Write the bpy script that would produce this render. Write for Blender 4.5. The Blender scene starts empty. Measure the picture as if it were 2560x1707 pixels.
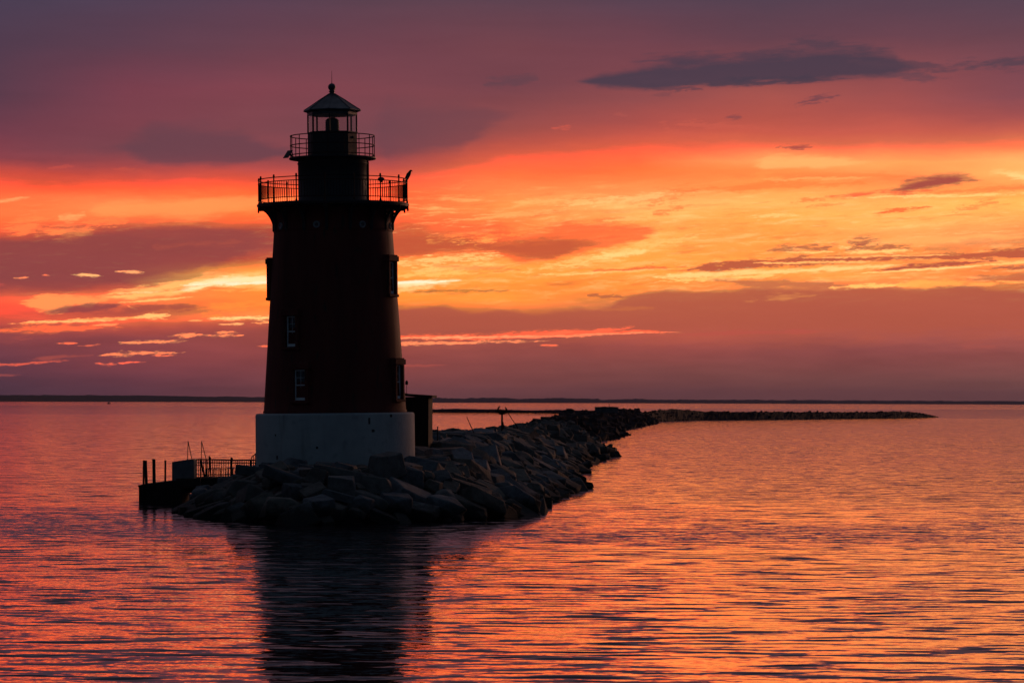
import bpy, bmesh, math, random
from math import sin, cos, pi, radians, sqrt, atan2
from mathutils import Vector, Matrix, noise

random.seed(11)
scene = bpy.context.scene
COL = scene.collection

# ------------------------------------------------------------------ camera
F = 8000.0                 # focal length in photo pixels (2560 wide)
HCAM = 5.6                 # eye above the water
HY = 1001.95               # photo row of the true horizon at the centre column
ROLL = 0.0042
cr, sr = cos(ROLL), sin(ROLL)
cam_d = bpy.data.cameras.new('camera')
cam = bpy.data.objects.new('camera', cam_d)
COL.objects.link(cam)
cam_d.sensor_width = 36.0
cam_d.lens = 36.0 * F / 2560.0
cam_d.shift_y = (HY - 853.5) / 2560.0
cam_d.clip_start = 0.5
cam_d.clip_end = 80000.0
cam.matrix_world = Matrix(((cr, -sr, 0, 0), (0, 0, -1, 0), (sr, cr, 0, HCAM), (0, 0, 0, 1)))
scene.camera = cam


def at(px, py, d):
    """point of the place seen at photo pixel (px, py), d metres out"""
    a, b = (px - 1280) / F, (HY - py) / F
    return Vector(((a * cr - b * sr) * d, d, HCAM + (a * sr + b * cr) * d))


def sea(px, py, z=0.0):
    a, b = (px - 1280) / F, (HY - py) / F
    dz = a * sr + b * cr
    d = (z - HCAM) / dz
    return Vector(((a * cr - b * sr) * d, d, z))


# ------------------------------------------------------------------ tagging
def tag(o, label=None, cat=None, group=None, kind=None):
    if label: o['label'] = label
    if cat: o['category'] = cat
    if group: o['group'] = group
    if kind: o['kind'] = kind
    return o


def empty(name, loc=(0, 0, 0)):
    o = bpy.data.objects.new(name, None)
    o.location = loc
    COL.objects.link(o)
    return o


def link(name, bm, mat, parent=None, loc=None, smooth=False):
    me = bpy.data.meshes.new(name)
    bmesh.ops.recalc_face_normals(bm, faces=bm.faces[:])
    bm.to_mesh(me)
    bm.free()
    if smooth:
        for p in me.polygons: p.use_smooth = True
    me.materials.append(mat)
    o = bpy.data.objects.new(name, me)
    COL.objects.link(o)
    if parent is not None: o.parent = parent
    if loc is not None: o.location = loc
    return o


# ------------------------------------------------------------------ shapes
def add_box(bm, c, s, rot=None, bevel=0.0):
    m = Matrix.Translation(Vector(c))
    if rot is not None: m = m @ rot.to_4x4()
    r = bmesh.ops.create_cube(bm, size=1.0, matrix=m @ Matrix.Diagonal((s[0], s[1], s[2], 1)))
    if bevel > 0:
        es = {e for v in r['verts'] for e in v.link_edges}
        bmesh.ops.bevel(bm, geom=list(es), offset=bevel, segments=1, affect='EDGES', profile=0.5)


def add_tube(bm, a, b, r0, r1=None, n=8):
    a, b = Vector(a), Vector(b)
    r1 = r0 if r1 is None else r1
    d = b - a
    q = d.to_track_quat('Z', 'Y').to_matrix().to_4x4()
    bmesh.ops.create_cone(bm, cap_ends=True, segments=n, radius1=r0, radius2=r1, depth=d.length,
                          matrix=Matrix.Translation((a + b) / 2) @ q)


def add_ball(bm, c, r, sx=1, sy=1, sz=1, u=12, v=8, rot=None):
    m = Matrix.Translation(Vector(c))
    if rot is not None: m = m @ rot.to_4x4()
    bmesh.ops.create_uvsphere(bm, u_segments=u, v_segments=v, radius=r, matrix=m @ Matrix.Diagonal((sx, sy, sz, 1)))


def add_lathe(bm, prof, n=96, a0=0.0, close=False):
    rings = []
    for r, z in prof:
        if r < 1e-4:
            rings.append([bm.verts.new((0, 0, z))])
        else:
            rings.append([bm.verts.new((r * cos(a0 + 2 * pi * k / n), r * sin(a0 + 2 * pi * k / n), z)) for k in range(n)])
    m = len(rings)
    for i in range(m if close else m - 1):
        A, B = rings[i], rings[(i + 1) % m]
        for k in range(n):
            k2 = (k + 1) % n
            f = [A[k % len(A)], A[k2 % len(A)], B[k2 % len(B)], B[k % len(B)]]
            u = []
            for v in f:
                if v not in u: u.append(v)
            if len(u) > 2: bm.faces.new(u)


def add_ring(bm, R, z, t, n=96):
    add_lathe(bm, [(R - t, z - t), (R + t, z - t), (R + t, z + t), (R - t, z + t)], n, close=True)


def add_poly(bm, pts, origin, ex, ez, thick):
    """flat outline (x, z) in the plane (ex, ez), given a real thickness"""
    ex, ez = Vector(ex), Vector(ez)
    ey = ex.cross(ez).normalized() * thick / 2
    o = Vector(origin)
    f = [bm.verts.new(o + ex * x + ez * z - ey) for x, z in pts]
    b = [bm.verts.new(o + ex * x + ez * z + ey) for x, z in pts]
    bm.faces.new(f)
    bm.faces.new(b[::-1])
    n = len(pts)
    for i in range(n):
        j = (i + 1) % n
        bm.faces.new((f[i], f[j], b[j], b[i]))


def fbm(p, o=4):
    return noise.fractal(Vector(p), 1.0, 2.0, o)


# ------------------------------------------------------------------ node helper
class NT:
    def __init__(self, tree):
        self.t = tree
        self.N, self.L = tree.nodes, tree.links

    def put(self, sock, v):
        if v is None: return
        if isinstance(v, bpy.types.NodeSocket):
            self.L.new(v, sock)
        elif isinstance(v, (tuple, list)):
            n = len(sock.default_value)
            sock.default_value = (tuple(v) + (1.0,) * n)[:n]
        else:
            sock.default_value = v

    def m(self, op, a, b=None, c=None, clamp=False):
        n = self.N.new('ShaderNodeMath')
        n.operation = op
        n.use_clamp = clamp
        for i, v in enumerate((a, b, c)): self.put(n.inputs[i], v) if v is not None else None
        return n.outputs[0]

    def add(self, a, b): return self.m('ADD', a, b)
    def sub(self, a, b): return self.m('SUBTRACT', a, b)
    def mul(self, a, b): return self.m('MULTIPLY', a, b)
    def mad(self, a, b, c): return self.m('MULTIPLY_ADD', a, b, c)

    def rng(self, v, a, b, c=0.0, d=1.0, kind='SMOOTHSTEP'):
        n = self.N.new('ShaderNodeMapRange')
        n.interpolation_type = kind
        for i, x in enumerate((v, a, b, c, d)): self.put(n.inputs[i], x)
        return n.outputs[0]

    def xyz(self, x=0.0, y=0.0, z=0.0):
        n = self.N.new('ShaderNodeCombineXYZ')
        for i, v in enumerate((x, y, z)): self.put(n.inputs[i], v)
        return n.outputs[0]

    def sep(self, v):
        n = self.N.new('ShaderNodeSeparateXYZ')
        self.put(n.inputs[0], v)
        return n.outputs

    def noise(self, vec, scale=1.0, detail=3.0, rough=0.5, dist=0.0, color=False):
        n = self.N.new('ShaderNodeTexNoise')
        self.put(n.inputs['Vector'], vec)
        n.inputs['Scale'].default_value = scale
        n.inputs['Detail'].default_value = detail
        n.inputs['Roughness'].default_value = rough
        n.inputs['Distortion'].default_value = dist
        return n.outputs['Color' if color else 'Fac']

    def mix(self, f, a, b, mode='MIX'):
        n = self.N.new('ShaderNodeMix')
        n.data_type = 'RGBA'
        n.blend_type = mode
        n.clamp_factor = True
        self.put(n.inputs[0], f)
        self.put(n.inputs[6], a)
        self.put(n.inputs[7], b)
        return n.outputs[2]

    def ramp(self, f, stops, mode='LINEAR'):
        n = self.N.new('ShaderNodeValToRGB')
        e = n.color_ramp.elements
        n.color_ramp.interpolation = mode
        while len(e) < len(stops): e.new(0.5)
        for k, (p, c) in enumerate(stops):
            e[k].position = p
        for k, (p, c) in enumerate(stops):
            e[k].position = p
            e[k].color = (*c[:3], 1)
        self.put(n.inputs[0], f)
        return n.outputs[0]

    def curve(self, v, pts, vec='AUTO'):
        """pts in 0..1 -> 0..1"""
        n = self.N.new('ShaderNodeFloatCurve')
        c = n.mapping.curves[0]
        n.mapping.use_clip = False
        while len(c.points) < len(pts): c.points.new(0.5, 0.5)
        for k, (x, y) in enumerate(pts):
            c.points[k].location = (x, y)
            c.points[k].handle_type = vec
        n.mapping.update()
        self.put(n.inputs['Value'], v)
        return n.outputs[0]


def lin(c):
    return tuple(((x / 255.0) / 12.92 if x <= 10 else (((x / 255.0) + 0.055) / 1.055) ** 2.4) for x in c)


# ------------------------------------------------------------------ materials
def mat_base(name):
    m = bpy.data.materials.new(name)
    m.use_nodes = True
    t = NT(m.node_tree)
    b = m.node_tree.nodes['Principled BSDF']
    return m, t, b


def mat_rough(name, ca, cb, scale=3.0, rough=0.75, bump=0.0, bscale=None, spots=None, metal=0.0, spec=0.3, streak=False):
    m, t, b = mat_base(name)
    co = t.N.new('ShaderNodeTexCoord').outputs['Object']
    if streak:
        mp = t.N.new('ShaderNodeMapping')
        mp.inputs['Scale'].default_value = (1, 1, 0.18)
        t.put(mp.inputs[0], co)
        co = mp.outputs[0]
    n = t.noise(co, scale, 6.0, 0.6)
    f = t.rng(n, 0.32, 0.68)
    c = t.mix(f, ca, cb)
    if spots:
        n2 = t.noise(co, scale * 4.3, 3.0, 0.5)
        c = t.mix(t.rng(n2, 0.62, 0.72), c, spots)
    t.put(b.inputs['Base Color'], c)
    t.put(b.inputs['Roughness'], t.rng(n, 0.2, 0.8, rough - 0.1, min(1.0, rough + 0.1)))
    b.inputs['Metallic'].default_value = metal
    b.inputs['Specular IOR Level'].default_value = spec
    if bump:
        bn = t.N.new('ShaderNodeBump')
        bn.inputs['Distance'].default_value = bump
        t.put(bn.inputs['Height'], t.noise(co, bscale or scale * 3, 5.0, 0.6))
        t.put(b.inputs['Normal'], bn.outputs[0])
    return m


M = {}
M['iron'] = mat_rough('red_painted_iron', (0.14, 0.026, 0.018), (0.09, 0.019, 0.015), 0.9, 0.75, 0.004, 6, (0.05, 0.025, 0.018), spec=0.15, streak=True)
M['black_iron'] = mat_rough('black_painted_iron', (0.02, 0.02, 0.022), (0.03, 0.03, 0.032), 3, 0.65, spec=0.25)
M['rail_iron'] = mat_rough('rusty_rail_iron', (0.02, 0.012, 0.011), (0.035, 0.018, 0.014), 5, 0.8, spec=0.15)
M['roof'] = mat_rough('dark_roof_metal', (0.05, 0.055, 0.065), (0.03, 0.033, 0.04), 2, 0.5, spec=0.4)
M['white'] = mat_rough('weathered_white_paint', (0.82, 0.82, 0.82), (0.66, 0.66, 0.67), 4, 0.7, spec=0.25)
M['dull'] = mat_rough('dull_grey_paint', (0.3, 0.3, 0.31), (0.2, 0.2, 0.21), 4, 0.75, spec=0.2)
M['timber'] = mat_rough('dark_wet_timber', (0.03, 0.025, 0.022), (0.018, 0.016, 0.016), 3, 0.85, 0.01, 9, spec=0.15)
M['grey_panel'] = mat_rough('dull_grey_panel', (0.16, 0.17, 0.18), (0.11, 0.12, 0.13), 2, 0.7, spec=0.2)
M['feather'] = mat_rough('dark_feathers', (0.03, 0.027, 0.025), (0.06, 0.055, 0.05), 12, 0.85, spec=0.1)
M['shed'] = mat_rough('dark_brown_boards', (0.02, 0.015, 0.012), (0.013, 0.011, 0.009), 2.5, 0.85, spec=0.12, streak=True)
M['lens'] = mat_rough('dark_lens_glass', (0.012, 0.018, 0.018), (0.02, 0.026, 0.025), 3, 0.6, spec=0.2)


def mat_concrete():
    m, t, b = mat_base('stained_white_concrete')
    co = t.N.new('ShaderNodeTexCoord').outputs['Object']
    x, y, z = t.sep(co)
    n = t.noise(co, 0.8, 8.0, 0.62)
    base = t.mix(t.rng(n, 0.3, 0.7), (0.42, 0.42, 0.41), (0.33, 0.335, 0.335))
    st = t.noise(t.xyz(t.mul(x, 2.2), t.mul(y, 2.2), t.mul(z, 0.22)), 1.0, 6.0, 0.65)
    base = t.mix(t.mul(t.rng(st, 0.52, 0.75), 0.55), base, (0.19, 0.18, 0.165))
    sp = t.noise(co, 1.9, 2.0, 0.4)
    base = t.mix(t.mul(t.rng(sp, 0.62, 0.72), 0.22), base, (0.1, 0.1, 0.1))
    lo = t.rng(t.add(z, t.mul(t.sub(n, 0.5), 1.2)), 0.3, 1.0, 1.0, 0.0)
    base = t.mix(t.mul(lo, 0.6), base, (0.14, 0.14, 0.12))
    t.put(b.inputs['Base Color'], base)
    b.inputs['Roughness'].default_value = 0.88
    b.inputs['Specular IOR Level'].default_value = 0.15
    bn = t.N.new('ShaderNodeBump')
    bn.inputs['Distance'].default_value = 0.02
    t.put(bn.inputs['Height'], t.noise(co, 7.0, 6.0, 0.6))
    t.put(b.inputs['Normal'], bn.outputs[0])
    return m


def mat_rock():
    m, t, b = mat_base('granite_boulder')
    co = t.N.new('ShaderNodeTexCoord').outputs['Object']
    oi = t.N.new('ShaderNodeObjectInfo').outputs['Random']
    gz = t.sep(t.N.new('ShaderNodeNewGeometry').outputs['Position'])[2]
    p = t.N.new('ShaderNodeVectorMath')
    p.operation = 'ADD'
    t.put(p.inputs[0], co)
    t.put(p.inputs[1], t.xyz(t.mul(oi, 31.0), t.mul(oi, 17.0), 0.0))
    v = p.outputs[0]
    n = t.noise(v, 1.6, 8.0, 0.65)
    c = t.mix(t.rng(n, 0.3, 0.7), (0.075, 0.076, 0.078), (0.145, 0.146, 0.148))
    n2 = t.noise(v, 9.0, 4.0, 0.6)
    c = t.mix(t.mul(t.rng(n2, 0.55, 0.7), 0.5), c, (0.07, 0.065, 0.06))
    tone = t.rng(oi, 0.0, 1.0, 0.55, 1.25, 'LINEAR')
    c = t.mix(1.0, c, t.xyz(t.mul(tone, t.rng(t.m('FRACT', t.mul(oi, 7.3)), 0.3, 0.9, 0.95, 1.16)), tone, t.mul(tone, t.rng(t.m('FRACT', t.mul(oi, 7.3)), 0.3, 0.9, 1.05, 0.8))), 'MULTIPLY')
    wet = t.rng(t.add(gz, t.mul(t.sub(n, 0.5), 0.9)), 0.45, 1.0, 1.0, 0.0)
    c = t.mix(wet, c, (0.018, 0.02, 0.017))           # weed line at the tide mark
    t.put(b.inputs['Base Color'], c)
    t.put(b.inputs['Roughness'], 0.85)
    b.inputs['Specular IOR Level'].default_value = 0.2
    bn = t.N.new('ShaderNodeBump')
    bn.inputs['Distance'].default_value = 0.06
    t.put(bn.inputs['Height'], t.noise(v, 4.5, 7.0, 0.65))
    t.put(b.inputs['Normal'], bn.outputs[0])
    return m


def mat_glass():
    m, t, b = mat_base('thin_window_glass')
    out = t.N['Material Output']
    tr = t.N.new('ShaderNodeBsdfTransparent')
    tr.inputs[0].default_value = (0.9, 0.91, 0.9, 1)
    gl = t.N.new('ShaderNodeBsdfGlossy')
    gl.inputs['Roughness'].default_value = 0.05
    fr = t.N.new('ShaderNodeFresnel')
    fr.inputs['IOR'].default_value = 1.45
    mx = t.N.new('ShaderNodeMixShader')
    bf = t.N.new('ShaderNodeNewGeometry').outputs['Backfacing']
    t.L.new(t.mul(fr.outputs[0], t.sub(1.0, bf)), mx.inputs[0])
    t.L.new(tr.outputs[0], mx.inputs[1])
    t.L.new(gl.outputs[0], mx.inputs[2])
    t.L.new(mx.outputs[0], out.inputs['Surface'])
    t.N.remove(b)
    return m


def mat_darkpane():
    m, t, b = mat_base('dark_window_pane')
    b.inputs['Base Color'].default_value = (0.012, 0.013, 0.016, 1)
    b.inputs['Roughness'].default_value = 0.08
    return m


def mat_water():
    m, t, b = mat_base('rippled_bay_water')
    co = t.N.new('ShaderNodeNewGeometry').outputs['Position']
    x, y, z = t.sep(co)

    def slope(sx, sy, det, rough, off, dist=0.0):
        v = t.xyz(t.mad(x, sx, off), t.mad(y, sy, off * 0.7), 0.0)
        return t.sep(t.noise(v, 1.0, det, rough, dist, True))

    # wind patches: where the surface is ruffled and where it lies calmer
    patch = t.noise(t.xyz(t.mul(x, 0.028), t.mul(y, 0.011), 3.0), 1.0, 4.0, 0.55)
    amp = t.rng(patch, 0.3, 0.7, 0.7, 1.2)
    patch0 = t.noise(t.xyz(t.mul(x, 0.004), t.mul(y, 0.0015), 8.0), 1.0, 3.0, 0.5)
    # reach across the bay: slicks and ruffled lanes (metres out)
    lane = t.curve(t.m('DIVIDE', t.add(y, t.mul(t.sub(patch0, 0.5), 260.0)), 6000.0, clamp=True), WLANES, 'VECTOR')
    amp = t.mul(amp, lane)
    # a gust ruffling the water off the head of the breakwater
    gust = t.mul(t.rng(y, 118.0, 134.0), t.rng(y, 182.0, 158.0))
    gust = t.mul(gust, t.rng(t.noise(t.xyz(t.mul(x, 0.05), t.mul(y, 0.03), 19.0), 1.0, 3.0, 0.5), 0.22, 0.55))
    a = slope(0.55, 1.8, 3.0, 0.45, 11.0, 0.3)     # 2-3 m waves, crests across the view
    c = slope(2.4, 4.6, 3.0, 0.55, 47.0, 0.2)       # ripples
    e = slope(6.0, 7.5, 2.0, 0.5, 91.0)             # cat's-paws
    # waves lean: gentle backs, steeper short fronts
    ay = t.sub(a[1], 0.5)
    steep = t.m('POWER', t.rng(a[1], 0.51, 0.74, 0.0, 1.0, 'LINEAR'), 1.5)
    ny = t.add(t.mul(ay, WA[0]), t.mul(steep, WA[1]))
    ny = t.mul(ny, t.mad(gust, -0.45, 1.0))
    ny = t.add(ny, t.mul(t.mul(t.sub(c[1], 0.5), WA[2]), t.mad(gust, 1.3, 1.0)))
    ny = t.add(ny, t.mul(gust, 0.02))
    ny = t.add(ny, t.mul(t.sub(e[1], 0.5), WA[3]))
    nx = t.add(t.mul(t.sub(a[0], 0.5), WA[4]), t.mul(t.sub(c[0], 0.5), WA[5]))
    nx = t.add(nx, t.mul(t.sub(e[0], 0.5), WA[6]))
    # short swell: its back slopes towards the open bay nearer in
    # short swell under the ripples, its back towards the open bay nearer in
    ny = t.add(ny, t.rng(y, 70.0, 98.0, -0.005, WA[7] + 0.002))
    nv = t.xyz(t.mul(nx, amp), t.mul(t.mul(ny, amp), -1.0), 1.0)
    nn = t.N.new('ShaderNodeVectorMath')
    nn.operation = 'NORMALIZE'
    t.put(nn.inputs[0], nv)
    t.put(b.inputs['Normal'], nn.outputs[0])
    b.inputs['Base Color'].default_value = (0.004, 0.005, 0.008, 1)
    b.inputs['Roughness'].default_value = 0.035
    b.inputs['IOR'].default_value = 1.33
    b.inputs['Specular IOR Level'].default_value = 0.5
    return m


WL_TILT = 0.0
WLANES = [(0, 0.5), (0.05, 0.5), (0.15, 0.42), (0.175, 0.3), (0.195, 0.045), (0.44, 0.04), (0.52, 0.4), (1.0, 0.5)]
WLANES = [(p, v * 2) for p, v in WLANES]
#      a.y   steep c.y   e.y   a.x   c.x   e.x   bias
WA = (0.075, 0.36, 0.07, 0.035, 0.22, 0.16, 0.06, 0.005)

M['concrete'] = mat_concrete()
M['rock'] = mat_rock()
M['glass'] = mat_glass()
M['pane'] = mat_darkpane()
M['water'] = mat_water()
M['far_rock'] = mat_rough('shade_darkened_rubble', (0.010, 0.010, 0.011), (0.02, 0.02, 0.021), .8, 0.9, spec=0.1)  # rock colour darkened in place of shade, so far stones look unlit
M['shore'] = mat_rough('far_wooded_shore', (0.03, 0.035, 0.03), (0.05, 0.05, 0.045), 0.02, 0.95, spec=0.05)
M['grass'] = mat_rough('dry_grass', (0.05, 0.05, 0.03), (0.07, 0.06, 0.035), 6, 0.9, spec=0.05)

# ================================================================== SKY
HOT = 0.9


def build_world():
    w = bpy.data.worlds.new('World')
    scene.world = w
    w.use_nodes = True
    t = NT(w.node_tree)
    bg = t.N['Background']
    d = t.N.new('ShaderNodeTexCoord').outputs['Generated']
    x, y, z = t.sep(d)
    az = t.m('ARCTAN2', x, y)
    el = t.m('ARCSINE', z)
    # sky chart: U along the horizon, V down from the zenith; 8000 units per radian, the
    # horizon of the view direction at U 1280, V 1002 (so that photo rows can be read off)
    U0 = t.mad(t.add(az, t.mul(el, ROLL)), F, 1280.0)
    V0 = t.add(t.mad(el, -F, HY), t.mul(t.sub(U0, 1280.0), ROLL))
    # turbulence of the cloud edges
    nA = t.sep(t.noise(t.xyz(t.mul(U0, 1 / 420.0), t.mul(V0, 1 / 120.0), 0.0), 1.0, 5.0, 0.55, 0.0, True))
    nB = t.sep(t.noise(t.xyz(t.mul(U0, 1 / 70.0), t.mul(V0, 1 / 22.0), 7.0), 1.0, 4.0, 0.6, 0.0, True))
    U = t.add(U0, t.add(t.mul(t.sub(nA[0], 0.5), 110.0), t.mul(t.sub(nB[0], 0.5), 26.0)))
    Vw = t.add(t.mul(t.sub(nA[1], 0.5), 46.0), t.mul(t.sub(nB[1], 0.5), 10.0))
    V = t.add(V0, Vw)
    # crisper, small-scale ragged coordinate for thin clouds
    Us = t.add(U0, t.mul(t.sub(nB[0], 0.5), 34.0))
    Vs = t.add(V0, t.mul(t.sub(nB[1], 0.5), 13.0))

    # -------- broad glow: colour down each reach of the sky
    cols = SKYCOLS
    f = t.rng(V, 0.0, 1010.0, 0.0, 1.0, 'LINEAR')
    cur = None
    prevx = None
    for cx, stops in cols:
        c = t.ramp(f, [(min(1.0, py / 1010.0), lin(c)) for py, c in stops])
        if cur is None:
            cur = c
        else:
            cur = t.mix(t.rng(U, prevx, cx, 0.0, 1.0, 'LINEAR'), cur, c)
        prevx = cx
    # -------- fine cirrus combing through the golden band
    ci = t.noise(t.xyz(t.mul(t.add(U0, t.mul(nA[2], 60.0)), 1 / 150.0), t.mul(t.sub(V, t.mul(U0, -0.06)), 1 / 17.0), 21.0), 1.0, 5.0, 0.62)
    reg = t.mul(t.rng(V0, 430.0, 520.0), t.rng(V0, 790.0, 700.0))
    reg = t.mul(reg, t.rng(U0, 850.0, 1100.0))
    cur = t.mix(t.mul(t.mul(t.rng(ci, 0.50, 0.70), reg), 0.6), cur, lin((255, 205, 120)))
    cur = t.mix(t.mul(t.mul(t.rng(ci, 0.46, 0.27), reg), 0.5), cur, lin((226, 104, 58)))
    ci2 = t.noise(t.xyz(t.mul(t.add(U0, t.mul(nA[2], 40.0)), 1 / 70.0), t.mul(t.add(V, t.mul(U0, 0.05)), 1 / 7.5), 33.0), 1.0, 5.0, 0.66)
    reg2 = t.mul(t.rng(V0, 450.0, 560.0), t.rng(V0, 770.0, 690.0))
    reg2 = t.mul(reg2, t.rng(U0, 560.0, 1050.0, 0.25, 1.0))
    cur = t.mix(t.mul(t.mul(t.rng(ci2, 0.52, 0.72), reg2), 0.5), cur, lin((255, 212, 130)))
    cur = t.mix(t.mul(t.mul(t.rng(ci2, 0.46, 0.28), reg2), 0.42), cur, lin((238, 124, 62)))
    # soft mottling elsewhere
    mo = t.noise(t.xyz(t.mul(U0, 1 / 330.0), t.mul(V0, 1 / 46.0), 40.0), 1.0, 5.0, 0.6)
    k = t.mad(t.mul(t.sub(mo, 0.5), t.rng(V0, 300.0, 520.0, 0.18, 0.6)), 1.0, 1.0)
    cur = t.mix(1.0, cur, t.xyz(k, k, k), 'MULTIPLY')

    # noises that fray the cloud edges, fine to coarse
    n0 = t.noise(t.xyz(t.mul(U0, 1 / 19.0), t.mul(t.mad(U0, 0.05, V0), 1 / 5.0), 59.0), 1.0, 4.0, 0.65)
    n1 = t.noise(t.xyz(t.mul(U0, 1 / 46.0), t.mul(t.mad(U0, 0.05, V0), 1 / 8.0), 71.0), 1.0, 6.0, 0.66)
    n2 = t.noise(t.xyz(t.mul(U0, 1 / 150.0), t.mul(t.mad(U0, 0.05, V0), 1 / 30.0), 83.0), 1.0, 5.0, 0.6)
    n3 = t.noise(t.xyz(t.mul(U0, 1 / 340.0), t.mul(t.mad(U0, 0.04, V0), 1 / 74.0), 97.0), 1.0, 5.0, 0.58)
    shared = (('U0', U0), ('V0', V0), ('Us', Us), ('Vs', Vs), ('U', U), ('V', V), ('N0', n0), ('N1', n1), ('N2', n2), ('N3', n3))

    def fray(q, g, field, er, ns):
        f_ = q.mad(g[f'N{ns}'], er * 4.2, q.mad(g[f'N{ns - 1}'], er * 2.4, -er * 3.3))
        return q.add(field, f_)

    def bank(q, g, cur, top, bot, rgb, soft_t=14.0, soft_b=14.0, strength=1.0, x0=60, x1=60, er=0.6, ns=2, uv=1):
        """a cloud with an upper and a lower edge given as [(chart U, chart V), ...]"""
        uu, vv = ((g['U0'], g['V0']), (g['Us'], g['Vs']), (g['U'], g['V']))[uv]
        un = q.m('DIVIDE', uu, 2560.0)
        tt = q.mul(q.curve(un, [(a / 2560.0, b / 1000.0) for a, b in top]), 1000.0)
        bb = q.mul(q.curve(un, [(a / 2560.0, b / 1000.0) for a, b in bot]), 1000.0)
        fld = q.m('MINIMUM', q.mul(q.sub(vv, tt), 1.0 / soft_t), q.mul(q.sub(bb, vv), 1.0 / soft_b))
        xa, xb = top[0][0], top[-1][0]
        ends = q.m('MINIMUM', q.mad(uu, 1.0 / x0, -xa / x0), q.mad(uu, -1.0 / x1, xb / x1))
        ends = q.m('MINIMUM', q.mad(ends, 3.0, -3.0), 0.0)
        fld = q.add(q.m('MINIMUM', fld, 1.6), ends)
        mk = q.rng(fray(q, g, fld, er, ns), -0.7, 0.9)
        return q.mix(q.mul(mk, strength), cur, lin(rgb))

    def streak(q, g, cur, xa, ya, xb, yb, th, rgb, strength=1.0, er=0.55, ns=1, uv=1, soft=0.95):
        uu, vv = ((g['U0'], g['V0']), (g['Us'], g['Vs']), (g['U'], g['V']))[uv]
        s = q.mad(uu, 1.0 / (xb - xa), -xa / float(xb - xa))
        yc = q.mad(s, float(yb - ya), float(ya))
        env = q.mul(q.mul(s, q.sub(1.0, s)), 4.0)
        fld = q.mad(q.m('ABSOLUTE', q.sub(vv, yc)), -1.0 / th, q.m('POWER', q.m('MAXIMUM', env, 0.0), 0.5))
        fld = q.add(fld, q.m('MINIMUM', q.mad(env, 2.0, -0.3), 0.0))
        mk = q.rng(fray(q, g, fld, er, ns), 0.0, soft)
        return q.mix(q.mul(mk, strength), cur, lin(rgb))

    def group(cur, wanted):
        feats = []
        for kind, args, kw in SKYFEATURES:
            xs = [p[0] for p in args[0] + args[1]] if kind == 'bank' else [args[0], args[2]]
            ys = [p[1] for p in args[0] + args[1]] if kind == 'bank' else [args[1], args[3]]
            if wanted(sum(xs) / len(xs), sum(ys) / len(ys)): feats.append((kind, args, kw))
        for i in range(0, len(feats), 12):
            gt = bpy.data.node_groups.new('cloud_layer', 'ShaderNodeTree')
            gt.interface.new_socket('Sky', in_out='INPUT', socket_type='NodeSocketColor')
            for nm, _ in shared: gt.interface.new_socket(nm, in_out='INPUT', socket_type='NodeSocketFloat')
            gt.interface.new_socket('Sky', in_out='OUTPUT', socket_type='NodeSocketColor')
            q = NT(gt)
            gi, go = q.N.new('NodeGroupInput'), q.N.new('NodeGroupOutput')
            g = {o.name: o for o in gi.outputs}
            c = g['Sky']
            for kind, args, kw in feats[i:i + 12]:
                c = (bank if kind == 'bank' else streak)(q, g, c, *args, **kw)
            q.L.new(c, go.inputs[0])
            gn = t.N.new('ShaderNodeGroup')
            gn.node_tree = gt
            t.L.new(cur, gn.inputs['Sky'])
            for nm, so in shared: t.L.new(so, gn.inputs[nm])
            cur = gn.outputs[0]
        # burning reds run past display white
        r = t.N.new('ShaderNodeSeparateColor')
        t.put(r.inputs[0], cur)
        R_, G_, B_ = r.outputs
        R2 = t.add(R_, t.mul(t.rng(R_, 0.72, 1.0, 0.0, 1.0, 'LINEAR'), HOT))
        cc = t.N.new('ShaderNodeCombineColor')
        for i, v in enumerate((R2, G_, B_)): t.put(cc.inputs[i], v)
        bgn = t.N.new('ShaderNodeBackground')
        t.put(bgn.inputs['Color'], cc.outputs[0])
        return bgn.outputs[0]

    high = group(cur, lambda x, y: y < 435)
    left = group(cur, lambda x, y: y >= 435 and x < 830)
    right = group(cur, lambda x, y: y >= 435 and x >= 830)

    def shmix(f, a, b_):
        n = t.N.new('ShaderNodeMixShader')
        t.put(n.inputs[0], f)
        t.L.new(a, n.inputs[1])
        t.L.new(b_, n.inputs[2])
        return n.outputs[0]
    low = shmix(t.m('GREATER_THAN', U0, 830.0), left, right)
    glow = shmix(t.rng(V0, 448.0, 422.0), low, high)

    # -------- the rest of the dome
    sky = t.N.new('ShaderNodeTexSky')
    sky.sky_type = 'NISHITA'
    sky.sun_disc = False
    sky.sun_elevation = radians(SUN_EL)
    sky.sun_rotation = radians(SUN_AZ)
    sky.altitude = 0
    sky.air_density = 1.0
    sky.dust_density = 2.0
    night = t.mix(1.0, sky.outputs[0], (0.05, 0.05, 0.05), 'MULTIPLY')
    # overcast lid above the frame: slate purple, zenith and back brightened for fill light
    lidn = t.noise(t.xyz(t.mul(U0, 1 / 1500.0), t.mul(V0, 1 / 420.0), 60.0), 1.0, 5.0, 0.55)
    lid = t.mix(t.rng(el, 0.125, 0.17), LID[3], LID[0])
    lid = t.mix(t.rng(el, 0.21, 0.38), lid, LID[1])
    lid = t.mix(t.rng(el, 0.5, 1.1), lid, LID[4])
    lid = t.mix(t.rng(lidn, 0.35, 0.7), lid, t.mix(1.0, lid, (1.35, 1.2, 1.15), 'MULTIPLY'))
    lid = t.mix(0.85, night, lid)
    back = t.mix(0.8, night, LID[2])
    absaz = t.m('ABSOLUTE', az)
    dome = t.mix(t.rng(absaz, 0.6, 1.7), lid, back)
    # glow fades with height and away from the sunset
    side = t.mul(t.rng(az, 0.75, 0.30), t.rng(az, -0.60, -0.20))
    inframe = t.mul(side, t.rng(el, 0.185, 0.118))
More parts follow.
